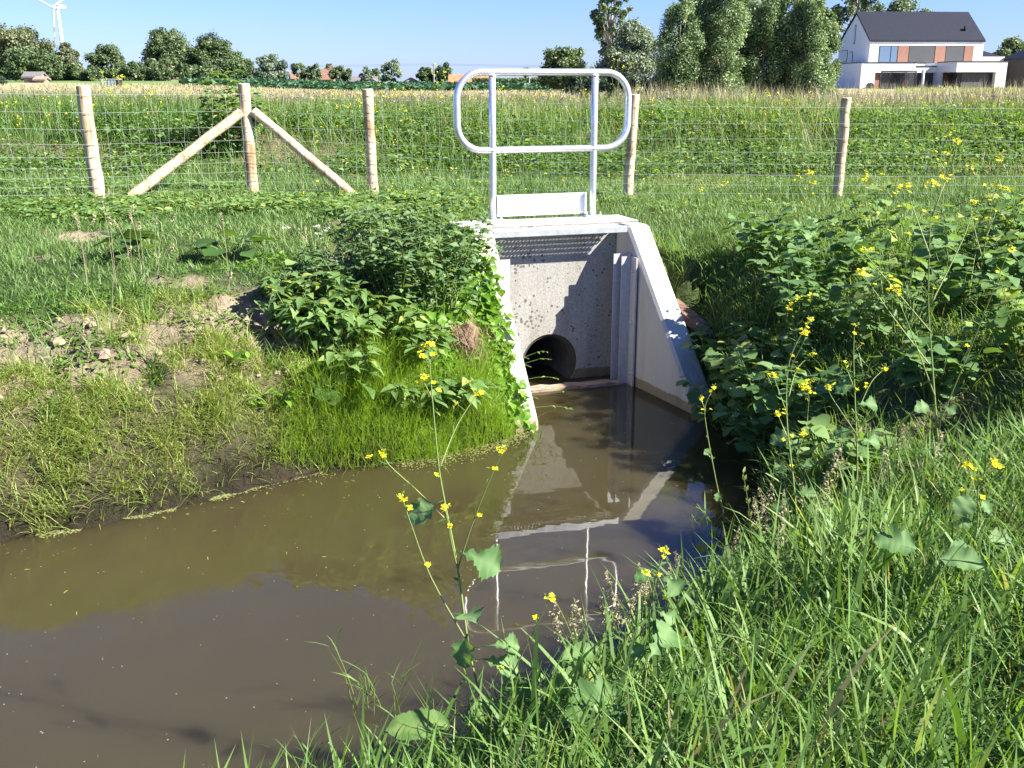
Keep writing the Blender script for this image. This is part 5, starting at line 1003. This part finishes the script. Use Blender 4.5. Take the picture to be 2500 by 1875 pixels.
# tussocks, seed grasses, reeds
def tussock(name, label, x, y, n_, H, Wd, m_, seed, group=None, lean=(.2, 1.1), curl=(.2, 1.0), spread=.03, mt=.5, z=None, cat='grass tuft', bias=None):
    rs = np.random.default_rng(900 + seed); xx = x + rs.normal(0, spread, n_); yy = y + rs.normal(0, spread, n_); P = onground(xx, yy) if z is None else np.stack([xx, yy, np.full(n_, z)], 1); az = rs.uniform(0, 6.283, n_)
    if bias is not None: az = bias + rs.normal(0, .8, n_)
    g = G(); blades(g, P, rs.uniform(*H, n_), rs.uniform(*Wd, n_), az, rs.uniform(*lean, n_), rs.uniform(*curl, n_), np.clip(rs.normal(mt, .18, n_), 0, .9), 4, rs=rs); return tag(g.build(name, m_), label, cat, group)
GT = 'grass tussocks on the left bank'
for i, (x, y, lb) in enumerate([(-2.12, 5.86, 'broad bladed tussock fanned out on bare soil in the middle of the left bank'), (-1.52, 6.28, 'broad bladed tussock left of the nettle patch'), (-2.55, 5.40, 'broad bladed tussock low on the mud by the left frame edge'), (-2.32, 6.35, 'small dark tussock at the lip of the left bank'), (-2.5, 6.75, 'tall tussock under the pale seed heads in the left lawn')]): tussock('grass_tussock', lb, x, y, 85, (.10, .24), (.005, .010), M['tall'], i, GT, mt=.45)
sg = thing('seed_grass', 'clump of pale seed headed grasses standing in the left lawn', 'grass', (-2.5, 6.9, fz(-2.5, 6.9))); rs = np.random.default_rng(31); g1 = G(); g2 = G()
for i in range(15):
    x, y = -2.45 + rs.normal(0, .28), 6.95 + rs.normal(0, .22); z = fz(x, y); h = rs.uniform(.28, .52); lx = rs.normal(.03, .05); p_ = smooth_path([(x, y, z), (x + lx * .4, y, z + h * .6), (x + lx * 1.4, y - .01, z + h)]); g1.tube(p_, .0013, 4, tone=.6, caps=False)
    k = 34; c = p_[-1] + (p_[-1] - p_[-3]) * rs.uniform(0, 1, (k, 1)) * 1.2 - np.array([[0, 0, .03]]); cards(g2, c + rs.normal(0, .0035, (k, 3)), .010, rs.uniform(.4, 1, k), asp=2.2, rs=rs); g1.build('stem', M['dry'], sg); g2.build('seed_head', M['dry'], sg); g1 = G(); g2 = G()
rs = np.random.default_rng(33); sr = thing('seed_grass', 'brownish seed headed grasses on the water edge right of the railing reflection', 'grass', (.5, 3.3, .2)); g1 = G(); g2 = G()
for i in range(34):
    x, y = (.42 + rs.normal(0, .13), 3.28 + rs.normal(0, .12)) if i < 16 else (1.35 + rs.normal(0, .2), 3.95 + rs.normal(0, .25)); z = fz(x, y); h = rs.uniform(.25, .48); lx = rs.normal(-.03, .05); p_ = smooth_path([(x, y, z), (x + lx * .4, y, z + h * .6), (x + lx * 1.4, y - .01, z + h)]); g1.tube(p_, .0009, 4, tone=.5, caps=False)
    k = 60; q_ = rs.uniform(0, 1, (k, 1)); c = p_[-1] - np.array([[lx * .3, 0, .11]]) * q_ + rs.normal(0, 1, (k, 3)) * np.array([[.012, .012, .004]]) * (.25 + q_); cards(g2, c, .0065, rs.uniform(.1, .8, k), asp=2.2, rs=rs); g1.build('stem', M['mudgrass'], sr); g2.build('seed_head', M['dry'], sr); g1 = G(); g2 = G()
for i, (x, y, lb) in enumerate([(1.02, 3.95, 'long pale spike of ryegrass beside the leaning mustard'), (1.33, 4.05, 'bent pale spike of ryegrass right of the leaning mustard')]):
    rs = np.random.default_rng(50 + i); t = thing('ryegrass_spike', lb, 'grass', (x, y, fz(x, y)), 'ryegrass spikes by the leaning mustard'); z = fz(x, y); lx = -.07 if i == 0 else .12; p_ = smooth_path([(x, y, z), (x + lx * .3, y, z + .25), (x + lx, y, z + .5)]); g = G(); g.tube(p_, .0014, 5, tone=.3); g.build('stem', M['mudgrass'], t)
    g = G(); ii = np.linspace(len(p_) * .5, len(p_) - 1, 22).astype(int); sd = np.where(np.arange(22) % 2, 1, -1); leaves(g, 'lance', p_[ii], np.stack([sd * .35, np.zeros(22), np.ones(22)], 1), .026, .85, np.tile([[0, -1., 0]], (22, 1)), 1.5, rs=rs); g.build('seed_head', M['mudgrass'], t)
def watergrass(label, x, y, n_, seed, H=(.12, .34)):
    rs = np.random.default_rng(60 + seed); t = thing('water_grass', label, 'grass', (x, y, 0), 'creeping grasses standing in the water'); g = G(); gs = G()
    for i in range(n_):
        a = rs.uniform(0, 6.283); r = rs.uniform(0, .13); b = np.array([x + math.cos(a) * r, y + math.sin(a) * r * .7, -.03]); h = rs.uniform(*H); d_ = rs.normal(0, .3); tip = b + np.array([d_ * h, rs.normal(0, .1) * h, h]); p_ = smooth_path([b, (b + tip) / 2 + np.array([-.02 * d_, 0, .0]), tip]); gs.tube(p_, .0016, 5, tone=.3, caps=False); k = 3
        ii = rs.integers(3, len(p_), k); blades(g, p_[ii], rs.uniform(.07, .16, k), rs.uniform(.005, .008, k), rs.choice([0, math.pi], k) + rs.normal(0, .5, k), rs.uniform(.2, .9, k), rs.uniform(0, .5, k), rs.uniform(.5, .85, k), 3, rs=rs)
    gs.build('stem', M['mudgrass'], t); g.build('blades', M['tall'], t)
watergrass('creeping grass standing in open water in front of the near bank', -.53, 3.42, 9, 1); watergrass('low creeping grass floating at the near bank corner', -.70, 3.10, 5, 2, (.04, .14)); watergrass('thin creeping grass in water before the near bank, right of the open one', -.32, 3.36, 3, 3, (.12, .26))
watergrass('sparse creeping grass in the dark water near the right bank', 1.02, 5.05, 5, 4, (.05, .16)); watergrass('sparse creeping grass floating at the foot of the left wing wall', .16, 6.45, 6, 5, (.03, .12))
# big leaves in the foreground
def rosette(label, x, y, lv, seed, kinds=('dock_h',), m_='herb'):
    rs = np.random.default_rng(80 + seed); z = fz(x, y); t = thing('dock_plant', label, 'plant', (x, y, z), 'broad leaved plants in the foreground grass'); gs = G()
    for i, (dx, dy, dz, ddx, ddy, ddz, s_, tone) in enumerate(lv):
        p_ = np.array([x + dx, y + dy, z + dz]); gs.tube(smooth_path([(x, y, z - .02), (x + dx * .5, y + dy * .5, z + dz * .8), p_]), .0022, 6, tone=.7, caps=False)
        g = G(); leaves(g, kinds[i % len(kinds)], [p_], [(ddx, ddy, ddz)], s_, tone, np.array([[.3, -.5, .8]]), rs=rs); g.build('leaf', M[m_], t, smooth=True)
    gs.build('stem', M['stem'], t, smooth=True)
rosette('broad veined dock leaves at the bottom left of the foreground mustard', -.16, 2.83, [(-.04, -.02, .20, -1, -.15, .12, .20, .55), (.05, -.03, .10, .3, -.6, -.3, .17, .4), (-.02, -.05, .12, -.3, -.5, -.5, .16, .3), (.02, .04, .17, .5, .5, .3, .12, .5)], 1)
rosette('broad pale dock leaves right of the foreground mustard stem', .08, 2.88, [(.05, -.02, .19, 1, .1, .35, .19, .75), (.08, .05, .25, 1, .4, .1, .15, .25), (-.02, -.04, .10, -.2, -.7, -.2, .16, .35), (.0, .0, .14, -.8, .3, .2, .13, .3)], 2)
rosette('lobed dark leaves under the single stemmed mustard', .38, 2.62, [(-.06, -.03, .12, -.8, -.4, .0, .18, .45), (.07, -.02, .14, .8, -.3, .1, .17, .35), (.0, -.06, .10, .2, -.9, -.1, .17, .5), (.02, .05, .2, .4, .4, .3, .14, .55)], 3, ('maple_h', 'lobed_h'), 'blue')
rosette('pale heart shaped leaf plant in the grass at the right', 1.33, 2.95, [(.03, 0, .2, .5, -.4, .1, .12, .7), (-.05, .02, .22, -.8, .2, .2, .13, .55), (.08, .05, .17, .9, .3, .0, .12, .4)], 4, ('round_h', 'maple_h'), 'blue')
# dry root clump and broken soil under the vine, timber boards, clods
rs = np.random.default_rng(91); x, y, z = -.33, 6.75, .62; g = G()
for i in range(170):
    a = rs.uniform(0, 6.283); b = np.array([x + rs.normal(0, .075), y + rs.normal(0, .04), z + rs.normal(0, .06) + .08]); g.tube(smooth_path([b, b + np.append(rs.normal(0, .03, 2), -.06), b + np.array([rs.normal(0, .06), rs.normal(-.03, .03), -rs.uniform(.08, .2)])], 2), .0016, 3, tone=rs.random(), caps=False)
g.tube([(x - .08, y + .05, z - .1), (x, y + .05, z + .02), (x + .06, y + .05, z + .12)], [.07, .11, .05], 10, tone=.2); tag(g.build('root_clump', M['root']), 'straw coloured clump of dry roots hanging between the bush and the vine', 'root clump')
bd = thing('timber_boards', 'two reddish weathered timber boards behind the right wing wall', 'boards', (1.6, 7.55, .9))
for k, (dx, dz, dy) in enumerate([(0, 0, 0), (.03, -.05, -.06)]):
    g = G(); c0 = np.array([1.24 + dx, 7.92 + dy, fz(1.24, 7.92) + .10 + dz]); c1 = np.array([1.46 + dx, 7.60 + dy, fz(1.46, 7.6) + .12 + dz]); d_ = norm((c1 - c0)[None])[0]; sd_ = norm(np.cross(d_, [[0, 0, 1]]))[0] * .06; up = np.array([0, 0, .034])
    g.hexa([c0 - sd_, c1 - sd_, c1 + sd_, c0 + sd_, c0 - sd_ + up, c1 - sd_ + up, c1 + sd_ + up, c0 + sd_ + up]); g.build('board', M['red_wood'], bd, bevel=.004)
rs = np.random.default_rng(93); g = G(); ico = None
for i in range(420):
    x = rs.uniform(-5, -1.15); q_ = rs.uniform(.3, 1.15); y = np.interp(x, [-5, -2.7, -1.3, -.9], [3.95, 4.96, 5.91, 6.07]) + q_ * 1.15; r = rs.gamma(1.8, .0095); z = fz(x, y); th_ = np.linspace(0, 6.283, 8)[:-1]
    v = [np.array([x + math.cos(a) * r * rr * rs.uniform(.75, 1.2), y + math.sin(a) * r * rr * rs.uniform(.75, 1.2), z + zz * r + rs.normal(0, r * .06)]) for rr, zz in ((1, -.3), (.95, .3), (.5, .62)) for a in th_]; k = np.arange(7); k2 = (k + 1) % 7
    g.add(v, [np.stack([k, k2, k2 + 7, k + 7], 1), np.stack([k + 7, k2 + 7, k2 + 14, k + 14], 1), [list(range(14, 21))]])
tag(g.build('soil_clods', plain('dry_soil', (.25, .19, .13), .95, var=.3, scale=30)), kind='stuff')
# duckweed along the edge and floating specks
ns = 9000; k = rng.integers(3, 11, ns); f = rng.random(ns)[:, None]; P2 = POLY[k] * (1 - f) + POLY[k + 1] * f; w_ = np.abs(rng.normal(0, .06, ns)) * (.5 + 1.2 * sstep(-1.4, -.3, P2[:, 0])); x = P2[:, 0] + rng.normal(0, .02, ns); y = P2[:, 1] - w_ + .012
kk = (fbm(x, y, .3, 2, 70) > -.02 - .2 * sstep(-1.2, -.4, x)) & (shore(x, y) < .02) & (rng.random(ns) < .42); x, y = x[kk], y[kk]
def floaters(name, x, y, r0, r1, m_, z0=.003):
    n_ = len(x); r = rng.uniform(r0, r1, n_); a = np.arange(6) * math.pi / 3; v = np.stack([x[:, None] + r[:, None] * np.cos(a) * 1.2, y[:, None] + r[:, None] * np.sin(a), np.full((n_, 6), z0) + rng.uniform(0, .004, (n_, 1))], 2)
    g = G(); g.add(v.reshape(-1, 3), np.arange(n_ * 6).reshape(-1, 6), np.repeat(rng.random(n_), 6)); return tag(g.build(name, m_), kind='stuff')
floaters('duckweed', x, y, .0025, .006, M['duck'])
x, y = scatter(5200, -6, 1.5, 1.5, 7.5); k = shore(x, y) < -.05; k &= rng.random(len(x)) < .16 + .2 * (fbm(x, y, .8, 2, 71) > .1); floaters('floating_specks', x[k], y[k], .001, .0028, M['speck'], .002)
rs = np.random.default_rng(141); n_ = 110; k = rs.integers(2, 10, n_); f = rs.random(n_)[:, None]; P2 = POLY[k] * (1 - f) + POLY[k + 1] * f; P2[:, 1] -= np.abs(rs.normal(0, .16, n_)) + .02; far_ = rs.random(n_) < .25; P2[far_] += np.stack([rs.uniform(-.3, .5, n_), -rs.uniform(0, 1.6, n_)], 1)[far_]
k = shore(P2[:, 0], P2[:, 1]) < -.02; P2 = P2[k]; n_ = len(P2); g = G(); a = rs.uniform(0, 6.283, n_); leaves(g, 'lance', np.hstack([P2, np.full((n_, 1), .005)]), np.stack([np.cos(a), np.sin(a), np.zeros(n_)], 1), rs.uniform(.010, .036, n_), rs.random(n_), np.tile([[0, 0, 1.]], (n_, 1)), rs.uniform(.4, 1, n_), rs=rs)
tag(g.build('floating_debris', M['mudgrass']), kind='stuff')
# bush and small shrub by the fence and pasture
x, y, z, h, wd = FARMS['bush']; leafy('bramble_bush', 'leafy bush with pale leaves rising behind the braced corner post', -4.30, 16.2, 1.42, 1.15, 1100, .12, 'oval', M['herb'], 95, mt=.62, stems=30, cat='bush')
x, y, z, h, wd = FARMS['shrub']; tree('low_shrub', 'small round green shrub in the dry pasture seen through the railing', x, y, None, .95, 1.0, 'ash', 'round', 1500, .085, None, 20, seed=200)
